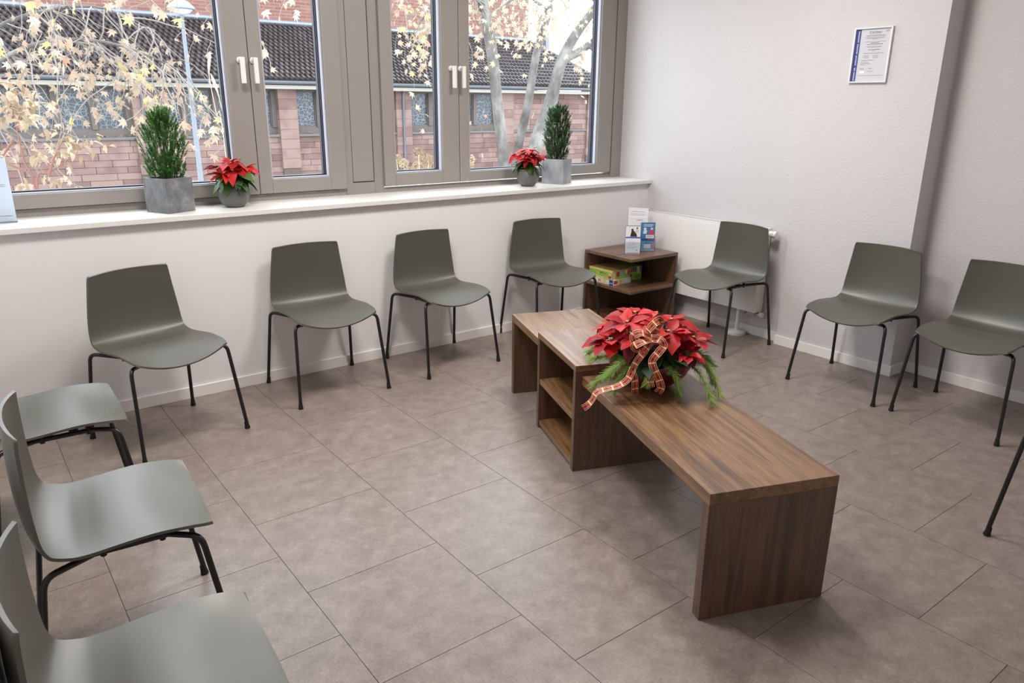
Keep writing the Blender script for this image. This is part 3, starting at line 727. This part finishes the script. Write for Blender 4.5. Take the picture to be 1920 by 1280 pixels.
def conifer(loc, rz, label, size, H, top, rad, m_pot, m_leaf, seed, shape):
    rng = random.Random(seed)
    t = thing('potted_conifer', loc, rz, label, 'plant', 'potted conifers on the sill')
    s = size/2; w = .012
    pot = MB(); c = .94
    pot.box(-s,s,-s,-s+w,0,H).box(-s,s,s-w,s,0,H).box(-s,-s+w,-s+w,s-w,0,H).box(s-w,s,-s+w,s-w,0,H).box(-s+w,s-w,-s+w,s-w,0,.012)
    pot.build('planter', m_pot, t, bevel=.003)
    box('soil', -s+w, s-w, -s+w, s-w, .0125, H-.02, soil_m, t, bevel=0)
    tr = MB(); nd = MB()
    tr.tube([(0,0,H-.03),(0,0,H+.1),(.01,0,top-.08)], [.008,.006,.002], 7)
    Hh = top-H; spires = [(rng.uniform(-.45,.45)*rad, rng.uniform(-.45,.45)*rad, rng.uniform(.86,1.0)) for _ in range(5)]+[(0, 0, 1.0)]
    def twiglet(p, d, L, n, nl0):
        tr.tube([p, p+d*L*.6, p+d*L], [.0014,.001,.0005], 4, cap=False)
        for q in range(n):
            tq = rng.random()**.85; b = p+d*L*tq; az = rng.uniform(0, 6.28); o = d.orthogonal().normalized(); o2 = d.cross(o)
            sd = (o*math.cos(az)+o2*math.sin(az)+d*.8).normalized(); nl = nl0*rng.uniform(.7,1.2)*(1.1-.4*tq); wv = sd.cross(d)
            wv = wv.normalized()*.0018; e = b+sd*nl
            i = len(nd.v); nd.v += [b-wv, b+wv, e+wv*.3, e-wv*.3]; nd.f.append((i,i+1,i+2,i+3))
    for k in range(480):
        u = rng.random()**1.15*.88; a = rng.uniform(0, 6.28); rr = math.sqrt(rng.random())
        p = Vector((math.cos(a)*rad*shape(u)*rr, math.sin(a)*rad*shape(u)*rr, H-.012+Hh*u))
        d = Vector((math.cos(a)*rr*.55+rng.uniform(-.15,.15), math.sin(a)*rr*.55+rng.uniform(-.15,.15), 1)).normalized()
        twiglet(p, d, min(rng.uniform(.035,.06), max(.012, Hh*(1-u))), 38, .015)
    for sx, sy, sh_ in spires:
        for k in range(5):
            u = .62+.32*k/4; p = Vector((sx*(1.15-u)*1.6, sy*(1.15-u)*1.6, H+Hh*u*sh_-.01)); twiglet(p, Vector((sx*2+rng.uniform(-.1,.1), sy*2+rng.uniform(-.1,.1), 1)).normalized(), Hh*.09, 26, .012)
    tr.build('branches', stem_m, t)
    fo = nd.build('foliage', m_leaf, t); fo['kind'] = 'stuff'
    return t
conifer((-3.538, .172, SILL_Z), math.radians(25), 'bushy green conifer in a dark slate cube planter on the left sill', .170, .178, .545, .105, stone_m, con1_m, 11, lambda u: (.75+.5*u if u < .5 else max(.12, 1-1.75*(u-.5))))
conifer((-.832, .190, SILL_Z), math.radians(27), 'narrow dark conifer in a pale concrete cube planter on the right sill', .168, .176, .575, .088, zinc_m, con2_m, 12, lambda u: (.75+.7*u if u < .35 else (1-.5*(u-.35) if u < .75 else max(.1, .8-2.2*(u-.75)))))

# ------------------------------------------------------------------ arrangement on the bench
fa = thing('flower_arrangement', (-2.283, -2.135, .4505), -YAW, 'red bowl of poinsettias with pine sprigs and plaid ribbon on the bench', 'flower bowl')
prof = [(.045,0),(.075,.004),(.115,.024),(.150,.058),(.170,.095),(.176,.118),(.174,.124),(.168,.118),(.155,.09)]
MB().lathe(prof, 48).build('bowl', bowl_m, fa, smooth=True)
MB().lathe([(.166,.105),(.12,.135),(.05,.155),(.005,.16)], 28, cap_bottom=False, cap_top=True).build('moss', plant_fill_m, fa, smooth=True)
rng = random.Random(21)
H_ = [(-.105,-.01,.262,(-.1,-.25,.1)), (.055,-.06,.240,(.15,-.5,.25)), (.09,.06,.255,(.2,.1,0)), (.165,-.03,.205,(.5,-.2,-.05)), (-.175,-.03,.195,(-.6,-.15,-.1)), (-.06,.09,.275,(-.1,.3,0)), (.02,.13,.240,(0,.5,0)), (.145,.10,.205,(.5,.4,0)), (-.14,.10,.215,(-.5,.4,0)), (.12,-.115,.170,(.3,-.6,-.25)), (-.07,-.09,.215,(-.2,-.5,.1))]
st = MB()
for hx, hy, hz, tl in H_:
    st.tube([(hx*.5, hy*.5, .13), (hx*.85, hy*.85, (hz+.13)/2), (hx, hy, hz)], .004, 6)
st.build('stem', stem_m, fa)
for i, (hx, hy, hz, tl) in enumerate(H_):
    flower_head(fa, (hx, hy, hz), (.115, .125, .1, .105, .105, .11, .1, .095, .1, .085, .1)[i], 6, tl, rng, BR+BRL+BRL, .014)
for p, d, L in (((-.10,-.10,.20),(-.3,-.9,-.5),.085), ((-.075,-.11,.19),(.3,-.9,-.6),.07), ((.13,-.11,.19),(.2,-.8,-.6),.085), ((-.20,-.02,.20),(-1,-.2,.1),.07)):
    put_leaf(BRD, fa, p, d, L, 0, 'bract')
for k in range(40):
    a = rng.uniform(0, 6.28); r0 = rng.uniform(.08,.15); z = rng.uniform(.125,.185)
    put_leaf(rng.choice(DL), fa, (math.cos(a)*r0, math.sin(a)*r0, z), (math.cos(a), math.sin(a), rng.uniform(-.55,.15)), rng.uniform(.07,.10), rng.uniform(-.4,.4), 'leaf')
put_leaf(DL[0], fa, (.045,-.135,.165), (.05,-.6,-.75), .085, 0, 'leaf')
def sprig(parent, pts, rng, needle=.036, dens=300, m=pine_m):
    P = [Vector(p) for p in catmull([tuple(p) for p in pts], 6)]
    mb = MB(); mb.tube(P, [.0022]*(len(P)-1)+[.001], 5)
    for k in range(dens):
        f = rng.random()*(len(P)-1.001); i = int(f); b = P[i].lerp(P[i+1], f-i); t = (P[i+1]-P[i]).normalized()
        az = rng.uniform(0, 6.28); o = t.orthogonal().normalized(); o2 = t.cross(o)
        sd = (o*math.cos(az)+o2*math.sin(az) + t*1.5).normalized(); wv = sd.orthogonal().normalized()*.0008
        e = b+sd*needle*rng.uniform(.75,1.15)+Vector((0,0,-.002)); e.z = max(e.z, .004); i0 = len(mb.v)
        mb.v += [b-wv, b+wv, e+wv*.4, e-wv*.4]; mb.f.append((i0,i0+1,i0+2,i0+3))
    mb.build('pine_sprig', m, parent)
for pts in ([(-.09,-.12,.13),(-.16,-.15,.125),(-.21,-.16,.09),(-.245,-.165,.055)], [(-.07,-.13,.13),(-.12,-.175,.12),(-.155,-.20,.085),(-.175,-.21,.05)], [(-.12,-.08,.14),(-.19,-.1,.15),(-.25,-.10,.14)],
            [(-.02,-.14,.13),(-.03,-.185,.12),(-.045,-.205,.08)], [(.02,-.14,.13),(.06,-.19,.11),(.075,-.21,.06),(.08,-.215,.03)], [(.13,-.08,.14),(.19,-.11,.13),(.225,-.14,.09),(.240,-.165,.045),(.247,-.185,.026)],
            [(.12,-.1,.13),(.16,-.16,.11),(.182,-.20,.07),(.192,-.235,.040),(.194,-.265,.026)], [(.15,.0,.14),(.21,-.01,.13),(.25,-.02,.09)], [(-.02,.14,.13),(-.03,.2,.12),(-.04,.25,.08)], [(.12,.12,.13),(.17,.17,.12),(.2,.2,.08)], [(-.13,.1,.13),(-.2,.14,.12),(-.24,.16,.08)],
            [(-.10,-.10,.14),(-.15,-.16,.14),(-.20,-.20,.10)], [(.16,-.06,.14),(.21,-.1,.11),(.23,-.12,.05)]):
    sprig(fa, pts, rng)
def ribbon(parent, pts, widths, normal, name='ribbon'):
    """strip swept along pts; normal gives the facing of the band at each point"""
    P = [Vector(p) for p in catmull([tuple(p) for p in pts], 6)]; n = len(P)
    mb = MB(); uv = []; acc = 0
    for i, p in enumerate(P):
        t = (P[min(i+1,n-1)]-P[max(i-1,0)]).normalized(); f = i/(n-1)*(len(normal)-1); k = min(int(f), len(normal)-2) if len(normal) > 1 else 0
        nn = Vector(normal[k]).lerp(Vector(normal[min(k+1,len(normal)-1)]), f-k); s = t.cross(nn).normalized()*widths/2
        if i: acc += (p-P[i-1]).length
        mb.v += [p-s, p+s]; uv += [(acc, 0), (acc, 1)]
    for i in range(n-1): mb.f.append((2*i, 2*i+1, 2*i+3, 2*i+2))
    me = bpy.data.meshes.new(name); me.from_pydata([tuple(p) for p in mb.v], [], mb.f); l = me.uv_layers.new(name='UVMap')
    for lp in me.loops: l.data[lp.index].uv = uv[lp.vertex_index]
    for p in me.polygons: p.use_smooth = True
    me.materials.append(plaid_m); return link(name, me, parent)
fn = (0,-1,.25); fup = (0,-.5,.85)
BW = .030
ribbon(fa, [(-.03,-.135,.245),(-.045,-.155,.275),(-.02,-.16,.31),(.0,-.15,.315),(-.005,-.13,.28),(-.025,-.13,.245)], BW, [(-.9,-.4,.2),(-.3,-.9,.3),(.7,-.6,.3)], 'ribbon_loop')
ribbon(fa, [(-.03,-.135,.245),(-.07,-.15,.265),(-.10,-.145,.25),(-.085,-.15,.225),(-.04,-.145,.235)], BW, [(.1,-.3,1),(-.3,-.9,.4),(.0,-.6,-.7)], 'ribbon_loop')
ribbon(fa, [(-.03,-.145,.235),(-.07,-.175,.235),(-.10,-.17,.215),(-.07,-.165,.2),(-.035,-.15,.225)], BW, [(0,-.3,1),(-.5,-.8,.3),(0,-.6,-.7)], 'ribbon_loop')
ribbon(fa, [(-.03,-.14,.24),(.0,-.175,.245),(.012,-.185,.225),(-.005,-.19,.20),(-.03,-.2,.17),(-.025,-.205,.14),(-.005,-.21,.10),(.01,-.205,.06),(.0,-.19,.03)], BW, [fn,fup,fn,(-.3,-1,.2),fn], 'ribbon_tail')
ribbon(fa, [(-.03,-.15,.235),(-.06,-.185,.20),(-.09,-.2,.165),(-.105,-.21,.13),(-.095,-.205,.095),(-.09,-.195,.055),(-.085,-.175,.02)], BW*.9, [fn,(.3,-1,.1),fn], 'ribbon_tail')
ribbon(fa, [(-.105,-.205,.14),(-.125,-.225,.10),(-.165,-.235,.075),(-.205,-.24,.066),(-.245,-.24,.05),(-.26,-.24,.02),(-.28,-.24,-.005),(-.295,-.235,-.018)], BW*.85, [fn,(0,-.5,.9),(0,-.4,1),(-.7,-.6,.4),fn], 'ribbon_tail')
ribbon(fa, [(-.025,-.195,.12),(-.035,-.21,.09),(-.03,-.21,.06)], BW*.95, [fn,fn], 'ribbon_tail')

# ================================================================== OUTSIDE
struct(box('ground', -60, 90, .5, 120, -3.3, -3.2, ground_m, bevel=0), 'paved ground outside the windows')['category'] = 'ground'
bd = thing('brick_hall', (0, 28, -3.2), 0, 'long red sandstone hall with tiled roof across the street', 'building')
Z0 = -3.2
def P_(name, m, mb, parent=bd, bevel=0, smooth=False):
    o = mb.build(name, m, parent, bevel=bevel, smooth=smooth); return o
BX0, BX1 = -9.35, 26.0
def gz(z): return z - Z0
core = P_('wall', mortar_m, MB().box(BX0, BX1-.05, .16, 6, 0, gz(.15)).box(BX0, BX1-.05, .45, 6, gz(.15), gz(2.1)))
rng = random.Random(5)
# stone courses below the ledge (only the courses the windows can show)
unit = MB().box(0, 1, 0, .16, 0, 1).mesh('stone_block', sand_m)
blocks = []
for r in range(9):
    z = gz(.13) - (r+1)*.245; x = -4.2 - rng.uniform(0, .8)
    while x < BX1-.1:
        w = rng.uniform(.85, 1.35); w = min(w, BX1-.05-x)
        blocks.append((x, z, w)); x += w
for x, z, w in blocks:
    o = link('stone_block', unit, core); o.location = (x+.008, rng.uniform(-.012, .012), z+.006); o.scale = (w-.016, 1, .245-.012)
P_('lower_wall', mortar_m, MB().box(BX0, -4.3, 0, .16, 0, gz(.13)).box(-4.3, BX1-.05, .02, .16, 0, gz(.13)-9*.245))
P_('ledge', ledge_m, MB().box(BX0, BX1, -.10, .45, gz(.13), gz(.23)), bevel=.01)
pil = [-9.35, -3.75, 1.85, 7.46, 13.0, 19.0, 24.95]
pm = MB().box(.0, .8, -.14, .45, 0, .40).mesh('stone_block', sand_m)
for k, x in enumerate(pil):
    pp = P_('pilaster', mortar_m, MB().box(x+.02, x+.78, -.12, .44, 0, gz(2.05)))
    for j in range(5, 14):
        o = link('stone_block', pm, pp); o.location = (x, rng.uniform(-.01,.01), j*.405); o.scale = (1, 1, .985)
wz0, wz1 = gz(.50), gz(1.99)
for k in range(5):
    xs = pil[k]+.8; n = 4 if k != 4 else 4
    span = pil[k+1]-pil[k]-.8; pitch = span/4
    P_('window_bay', mull_m, MB().box(xs, xs+span, .20, .45, gz(.23), wz0).box(xs, xs+span, .20, .45, wz1, gz(2.1)))
    for j in range(n):
        a = xs+pitch*j+.02; b2 = a+pitch-.22
        w = P_('window', mull_m, frame_rect(MB(), a, b2, wz0, wz1, .04, .04, .05, .05, .24, .36))
        P_('pane', lead_m, MB().box(a+.04, b2-.04, .31, .33, wz0+.05, wz1-.05), w)
        if j < n: P_('mullion', mull_m, MB().box(b2, a+pitch-.02 if j < n-1 else xs+span, .14, .45, wz0, wz1), bevel=.01)
# plain bay beside the last pilasters
pb = P_('plain_bay', mortar_m, MB().box(19.8, 24.95, .05, .44, gz(.23), gz(2.1)))
for r in range(7):
    x = 19.8; z = gz(.24)+r*.262
    while x < 24.9:
        w = min(rng.uniform(.8,1.3), 24.95-x); o = link('stone_block', unit, pb); o.location = (x+.008, -.02+rng.uniform(-.01,.01), z); o.scale = (w-.016, .4, .25); x += w
P_('fascia', fascia_m, MB().box(BX0, BX1+.4, -.55, .45, gz(2.05), gz(2.2)))
gt = MB(); n8 = 8
for j in range(n8):
    a0, a1_ = math.pi+math.pi*j/n8, math.pi+math.pi*(j+1)/n8
    f = lambda a, r: (-.62+r*math.cos(a), gz(2.36)+r*math.sin(a)*1.1)
    for r in (.12, .105):
        p, q = f(a0, r), f(a1_, r); gt.quad((BX0,)+p, (BX1+.5,)+p, (BX1+.5,)+q, (BX0,)+q)
P_('gutter', gutter_m, gt)
for x in (2.2, 13.35):
    P_('downpipe', gutter_m, MB().tube([(x, -.5, gz(2.28)), (x, -.3, gz(2.05)), (x, -.2, gz(1.9)), (x, -.2, .05)], .055, 10), smooth=True)
# roof: slope from the eave to the upper wall, hipped at the right end
EY, EZ, RYr, RZr = -.62, gz(2.40), 3.5, gz(4.88)
HX0, HX1 = 26.5, 23.55
sl = math.hypot(RYr-EY, RZr-EZ); nrow = 15; ca, sa = (RYr-EY)/sl, (RZr-EZ)/sl
P_('roof_deck', mull_m, MB().poly([(BX0, EY, EZ-.06), (HX0, EY, EZ-.06), (HX1, RYr, RZr-.06), (BX0, RYr, RZr-.06)]).poly([(HX0, EY, EZ-.06), (HX0, 10, EZ-.06), (HX1, RYr, RZr-.06)]))
tl = MB(); tw = .225; rl = sl/nrow
for r in range(nrow):
    s0 = r*rl; s1 = s0+rl*1.12
    xmax = HX0+(HX1-HX0)*(s0/sl)-.05; x = BX0 + (.11 if r % 2 else 0)
    while x+tw < xmax:
        jz = rng.uniform(-.008,.008); prev = None
        for k in range(5):
            u = k/4; h = .10*(math.sin(u*2*math.pi*.85)*.5+.5)+jz
            def pt(s, lift): return Vector((x+tw*u, EY+s*ca-sa*lift, EZ+s*sa+ca*lift))
            cur = (pt(s0, h+.075), pt(s1, h), pt(s0, h))
            if prev: tl.quad(prev[0], cur[0], cur[1], prev[1]); tl.quad(prev[2], cur[2], cur[0], prev[0])
            prev = cur
        x += tw
ro = P_('roof_tiles', tile_m, tl); ro['kind'] = 'stuff'
P_('flashing', gutter_m, MB().tube([(BX0, RYr-.05, RZr+.05), (HX1, RYr-.05, RZr+.05)], .13, 8), smooth=True)
P_('hip_ridge', tile_m, MB().tube([(HX0, EY, EZ+.03), (HX1, RYr, RZr+.05)], .10, 8), smooth=True)
P_('upper_wall', brick_m, MB().box(BX0, HX1, RYr, RYr+8, gz(2), gz(7.5)))
P_('flue', gutter_m, MB().box(24.6, 24.85, 3.2, 3.5, gz(3.2), gz(5.4)))
lt = MB()
for k in range(240):
    x = rng.uniform(-3, 19); 
    c = Vector((x, rng.uniform(-.05,.15), gz(.235)+rng.uniform(0,.1))); a = rng.uniform(0,6.28); d = Vector((math.cos(a), math.sin(a)*.5, rng.uniform(-.3,.6)))*.09; e = Vector((-d.y, d.x, rng.uniform(-.05,.05)))
    lt.quad(c-d, c-e*.6, c+d, c+e*.6)
P_('leaf_litter', auto_m, lt)['kind'] = 'stuff'

# street lamp
LY = 15.5; lp = at(344, 27, 1, LY); lb = at(373, 336, 1, LY)
sl_ = thing('street_lamp', ((lb.x+lp.x)/2, LY, Z0), 0, 'grey street lamp with wide dish head behind the left pane', 'street lamp')
top = gz(lp.z)
MB().tube([(0,0,0),(0,0,1.2),(0,0,1.25),(0,0,top)], [.105,.10,.075,.04], 16).build('pole', lamp_m, sl_, smooth=True)
MB().lathe([(.06,top-.02),(.17,top+.025),(.255,top+.09),(.26,top+.10)], 28).build('lamp_glass', lampglass_m, sl_, smooth=True)
MB().lathe([(.30,top+.095),(.312,top+.12),(.255,top+.20),(.15,top+.28),(.06,top+.32),(.04,top+.38)], 28, cap_top=True).build('dish', lamp_m, sl_, smooth=True)

# plane tree leaves
def star_leaf(m):
    mb = MB(); pts = []
    spec = [(0,1.0),(22,.46),(42,.86),(66,.40),(88,.62),(118,.30),(150,.22)]
    out = [(a, r) for a, r in spec]; full = out+[(180,.12)]+[(360-a, r) for a, r in reversed(out[1:])]
    c = len(mb.v); mb.v.append(Vector((0,0,.0)))
    for a, r in full:
        t = math.radians(a); mb.v.append(Vector((r*math.cos(t)+.1, r*math.sin(t), -.22*r*r+.10*abs(math.sin(t)*r))))
    n = len(full)
    for i in range(n): mb.f.append((0, 1+i, 1+(i+1) % n))
    return mb
STAR = star_leaf(None)
SM = [STAR.mesh('leaf', m) for m in (aut_m, aut_m, auty_m, auto_m)]
def rand_mat(p, s, rng):
    e = Matrix.Rotation(rng.uniform(0, 6.28), 4, 'Z') @ Matrix.Rotation(rng.uniform(-1.2, 1.2), 4, 'X') @ Matrix.Rotation(rng.uniform(.2, 1.6), 4, 'Y')
    return Matrix.Translation(p) @ e @ Matrix.Scale(s, 4)
def leaves(tree, pts, size, rng, limit=300):
    """pts: leaf base points relative to the tree; the nearest 300 are parts, the rest one stuff part"""
    pts = sorted(pts, key=lambda p: (p-Vector((CAM.x,CAM.y,CAM.z))+Vector(tree.location)).length)
    rest = MB()
    for i, p in enumerate(pts):
        M = rand_mat(p, size*rng.uniform(.65, 1.25), rng)
        if i < limit:
            o = link('leaf', SM[rng.choice((0,0,1,2,3))], tree); o.matrix_local = M
        else: rest.join(STAR, M)
    if rest.v: rest.build('leaves', aut_m, tree)['kind'] = 'stuff'
def twig_walk(p, d, L, rng, droop, n=7, curl=.35):
    pts = [p.copy()]; d = d.normalized()
    for k in range(n):
        d = (d+Vector((rng.uniform(-curl,curl), rng.uniform(-curl,curl), rng.uniform(-curl,curl)-droop))).normalized()
        p = p+d*(L/n); pts.append(p.copy())
    return pts
# tree whose branches hang in front of the left pane (its trunk stands out of the picture)
T1 = Vector((-5.6, 11.5, Z0)); rng = random.Random(31)
t1 = thing('plane_tree', T1, 0, 'plane tree with pale yellow leaves hanging across the left pane', 'tree')
MB().tube([(0,0,0),(.05,0,2.5),(.15,-.1,5.0),(.3,-.2,8.0)], [.30,.25,.2,.1], 14).build('trunk', bark_m, t1, smooth=True)
lf = []; tw_ = MB()
mains = [[(.13,-.1,4.6),(1.6,-.8,6.8),(3.2,-1.4,8.0),(4.6,-1.9,8.0),(5.7,-2.0,7.3)], [(.13,-.1,4.2),(1.4,-1.6,6.2),(2.6,-2.6,7.2),(3.9,-3.2,7.4)], [(.1,0,3.7),(1.2,-.3,5.0),(2.4,-.7,5.9),(3.6,-1.0,6.2),(4.5,-1.0,5.9)], [(.1,0,3.4),(1.3,-.9,4.6),(2.5,-1.6,5.5),(3.6,-2.0,5.6),(4.6,-2.2,5.2)]]
for mn in mains:
    P = [Vector(p) for p in catmull(mn, 6)]
    MB().tube(P, [.055-.045*i/(len(P)-1) for i in range(len(P))], 8).build('branch', bark_m, t1, smooth=True)
    for k in range(34):
        b = P[rng.randint(int(len(P)*.25), len(P)-1)]
        tp = twig_walk(b, Vector((rng.uniform(-.5,.9), rng.uniform(-.8,.4), rng.uniform(-.7,.1))), rng.uniform(1.0,2.2), rng, .20, 8, .4)
        tw_.tube(tp, [.014-.010*i/8 for i in range(9)], 5, cap=False)
        for j in range(3, 9):
            if rng.random() < .72: lf.append(tp[j]+Vector((rng.uniform(-.08,.08), rng.uniform(-.08,.08), -.04)))
            if rng.random() < .45:
                t2 = twig_walk(tp[j], Vector((rng.uniform(-.8,.8), rng.uniform(-.8,.8), -.4)), .4, rng, .1, 3)
                tw_.tube(t2, .005, 4, cap=False); lf.append(t2[-1])
tw_.build('twigs', twig_m, t1)
leaves(t1, lf, .125, rng)
# three-stemmed plane tree behind the right pane
T2 = Vector((8.7, 13, Z0)); rng = random.Random(41)
t2_ = thing('plane_tree', T2, 0, 'plane tree with three pale leaning stems behind the right pane', 'tree')
def rel(px, py, Y): return at(px, py, 1, Y)-T2
stems = [([rel(955,335,13)+Vector((0,0,-1.2)), rel(945,300,13), rel(933,200,13), rel(922,95,13), rel(905,5,13), rel(895,-60,13.2), rel(880,-160,13.4)], [.22,.17,.15,.15,.13,.11,.08]),
         ([rel(962,350,13.2)+Vector((0,0,-1.0)), rel(970,290,13.2), rel(989,200,13.3), rel(1006,100,13.4), rel(1029,23,13.5), rel(1042,-40,13.6), rel(1050,-140,13.8)], [.17,.13,.12,.11,.09,.08,.05]),
         ([rel(985,350,12.8)+Vector((0,0,-1.0)), rel(1000,290,12.7), rel(1030,200,12.6), rel(1043,148,12.5), rel(1056,108,12.4), rel(1080,64,12.3), rel(1122,8,12.1), rel(1180,-60,12.0)], [.24,.2,.19,.16,.15,.13,.11,.08]),
         ([rel(1052,112,12.4), rel(1079,101,12.3), rel(1105,84,12.2), rel(1150,52,12.0), rel(1230,0,11.9)], [.13,.11,.10,.09,.06])]
lf = []; tw_ = MB()
for i, (pts, rs) in enumerate(stems):
    ct_ = catmull([tuple(p)+(r,) for p, r in zip(pts, rs)], 5)
    MB().tube([p[:3] for p in ct_], [p[3] for p in ct_], 12).build('branch' if i == 3 else 'stem', bark_m, t2_, smooth=True)
MB().lathe([(.5,0),(.4,.3),(.36,1.1),(.3,1.5)], 16, rel(968,380,13)*0+Vector((rel(968,380,13).x, 0, 0)), cap_top=True).build('trunk', bark_m, t2_, smooth=True)
def droop_branch(start, end, nt, Lr, dens):
    s, e = start-T2, end-T2; mid = (s+e)/2+Vector((0,0,.4)); P = [Vector(p) for p in catmull([tuple(s), tuple(mid), tuple(e)], 6)]
    MB().tube(P, [.05-.035*i/(len(P)-1) for i in range(len(P))], 7).build('branch', bark_m, t2_, smooth=True)
    for k in range(nt):
        b = P[rng.randint(1, len(P)-1)]
        tp = twig_walk(b, Vector((rng.uniform(-.8,.8), rng.uniform(-.8,.8), rng.uniform(-.9,.2))), rng.uniform(*Lr), rng, .22, 8, .38)
        tw_.tube(tp, [.011-.008*i/8 for i in range(9)], 5, cap=False)
        for j in range(2, 9):
            if rng.random() < dens: lf.append(tp[j]+Vector((rng.uniform(-.1,.1), rng.uniform(-.1,.1), -.05)))
a = lambda x, y, Y: at(x, y, 1, Y)
droop_branch(a(905,5,13), a(735,-20,12), 34, (1.0,2.4), .9)
droop_branch(a(900,-60,13.2), a(790,40,11.8), 30, (.9,2.0), .9)
droop_branch(a(1029,23,13.5), a(930,20,12.5), 30, (.8,1.6), .9)
droop_branch(a(1122,8,12.1), a(1010,-10,11.5), 18, (.8,1.6), .75)
droop_branch(a(1180,-60,12.0), a(1120,40,11.5), 20, (.8,1.6), .75)
droop_branch(a(895,-60,13.2), a(600,-25,11.5), 14, (.8,1.6), .75)
droop_branch(a(1079,101,12.3), a(1130,135,11.8), 8, (.4,.8), .7)
tw_.build('twigs', twig_m, t2_)
for px, py in ((900,105),(985,140),(1000,215),(905,290),(1060,105),(1090,180),(1100,190),(910,215),(780,200),(800,215),(795,245),(880,230)):
    lf.append(a(px, py, rng.uniform(11.2,12.2))-T2)
leaves(t2_, lf, .135, rng)

# shrub close outside the left pane
SB = at(66, 352, 1, 2.2); rng = random.Random(51)
sh_ = thing('shrub', (SB.x, 2.2, Z0), 0, 'shrub with dark red stems and pale dry leaves behind the left pane', 'shrub')
so = Vector((SB.x, 2.2, Z0)); lf = []
root = Vector((0,0,0))
paths = [[(66,352),(45,300),(25,215),(5,170)], [(70,352),(92,325),(125,302),(160,272)], [(92,328),(100,300),(115,268)], [(48,320),(20,310),(-10,300)], [(25,262),(10,285),(2,300)], [(35,240),(38,215),(45,190)]]
for i, pth in enumerate(paths):
    P = [at(x, y, 1, 2.2+.12*i*(1 if i % 2 else -1))-so for x, y in pth]
    if i < 2: P = [Vector((P[0].x*.5, 0, 0)), P[0]+Vector((0,0,-.9))]+P
    Q = [Vector(p) for p in catmull([tuple(p) for p in P], 6)]
    MB().tube(Q, [.012-.009*k/(len(Q)-1) for k in range(len(Q))], 6).build('branch', redstem_m, sh_, smooth=True)
    for _ in range(30 if i in (0, 5) else (16 if i in (1, 2) else 4)):
        lf.append(Q[-1]+Vector((rng.gauss(0,.09), rng.gauss(0,.08), rng.gauss(0,.05))))
for (x, y, n_) in ((75,285,12),(118,298,8),(105,335,8),(40,345,8),(20,200,26),(45,225,20),(125,265,10),(215,258,0)):
    for _ in range(n_): lf.append(at(x+rng.gauss(0,9), y+rng.gauss(0,6), 1, 2.2+rng.uniform(-.15,.15))-so)
DL2 = leaf_mesh('leaf', shrubleaf_m, 1, .25, .3, .5)
for p in lf:
    put_leaf(DL2, sh_, p, (rng.uniform(-1,1), rng.uniform(-1,1), rng.uniform(-.8,.4)), rng.uniform(.05,.085), rng.uniform(-.6,.6), 'leaf')
# dried hydrangea heads
hb = at(790, 335, 1, 1.6); rng = random.Random(61)
hy = thing('hydrangea', (hb.x, 1.6, Z0), 0, 'dried beige hydrangea heads at the bottom of the middle panes', 'shrub'); ho = Vector((hb.x, 1.6, Z0))
pet = leaf_mesh('floret', dryflower_m, 1, .42, .2, .2)
for (x, y, r) in ((744,300,.05),(757,307,.045),(785,289,.055),(803,300,.05),(783,312,.05),(772,322,.045),(800,318,.045),(882,300,.05),(880,312,.045)):
    c = at(x, y, 1, 1.6+rng.uniform(-.15,.15))-ho
    MB().tube([Vector((c.x*.4, c.y*.3, 0)), c*.6+Vector((0,0,.6)), c], [.006,.005,.003], 6).build('stem', straw_m, hy)
    mb = MB()
    for k in range(70):
        v = Vector((rng.gauss(0,1), rng.gauss(0,1), rng.gauss(.25,1))).normalized(); q = c+v*r*rng.uniform(.8,1); o = v.orthogonal().normalized(); o2 = v.cross(o); s = .012
        an = rng.uniform(0,3); e1 = (o*math.cos(an)+o2*math.sin(an))*s; e2 = (o2*math.cos(an)-o*math.sin(an))*s
        mb.quad(q-e1, q-e2*.7+v*.004, q+e1, q+e2*.7+v*.004)
    mb.build('flower_head', dryflower_m, hy)
# tall dry grass
gb = at(425, 345, 1, 1.9)
tg = thing('tall_grass', (gb.x, 1.9, Z0), 0, 'tall dry grass plumes beside the left window handle', 'grass plant'); go = Vector((gb.x, 1.9, Z0))
for i, pth in enumerate(([(428,330),(405,210),(392,140),(394,98)], [(430,330),(424,250),(410,180),(395,138)], [(430,340),(428,260),(418,195),(416,170)], [(432,330),(431,270),(424,160),(419,110)])):
    P = [at(x, y, 1, 1.9+.05*i)-go for x, y in pth]; P = [Vector((P[0].x*.3, 0, 0))]+P
    Q = [Vector(p) for p in catmull([tuple(p) for p in P], 6)]
    MB().tube(Q, [.0022]*(len(Q)-6)+[.006,.010,.011,.010,.006,.002], 6).build('stalk', straw_m, tg, smooth=True)
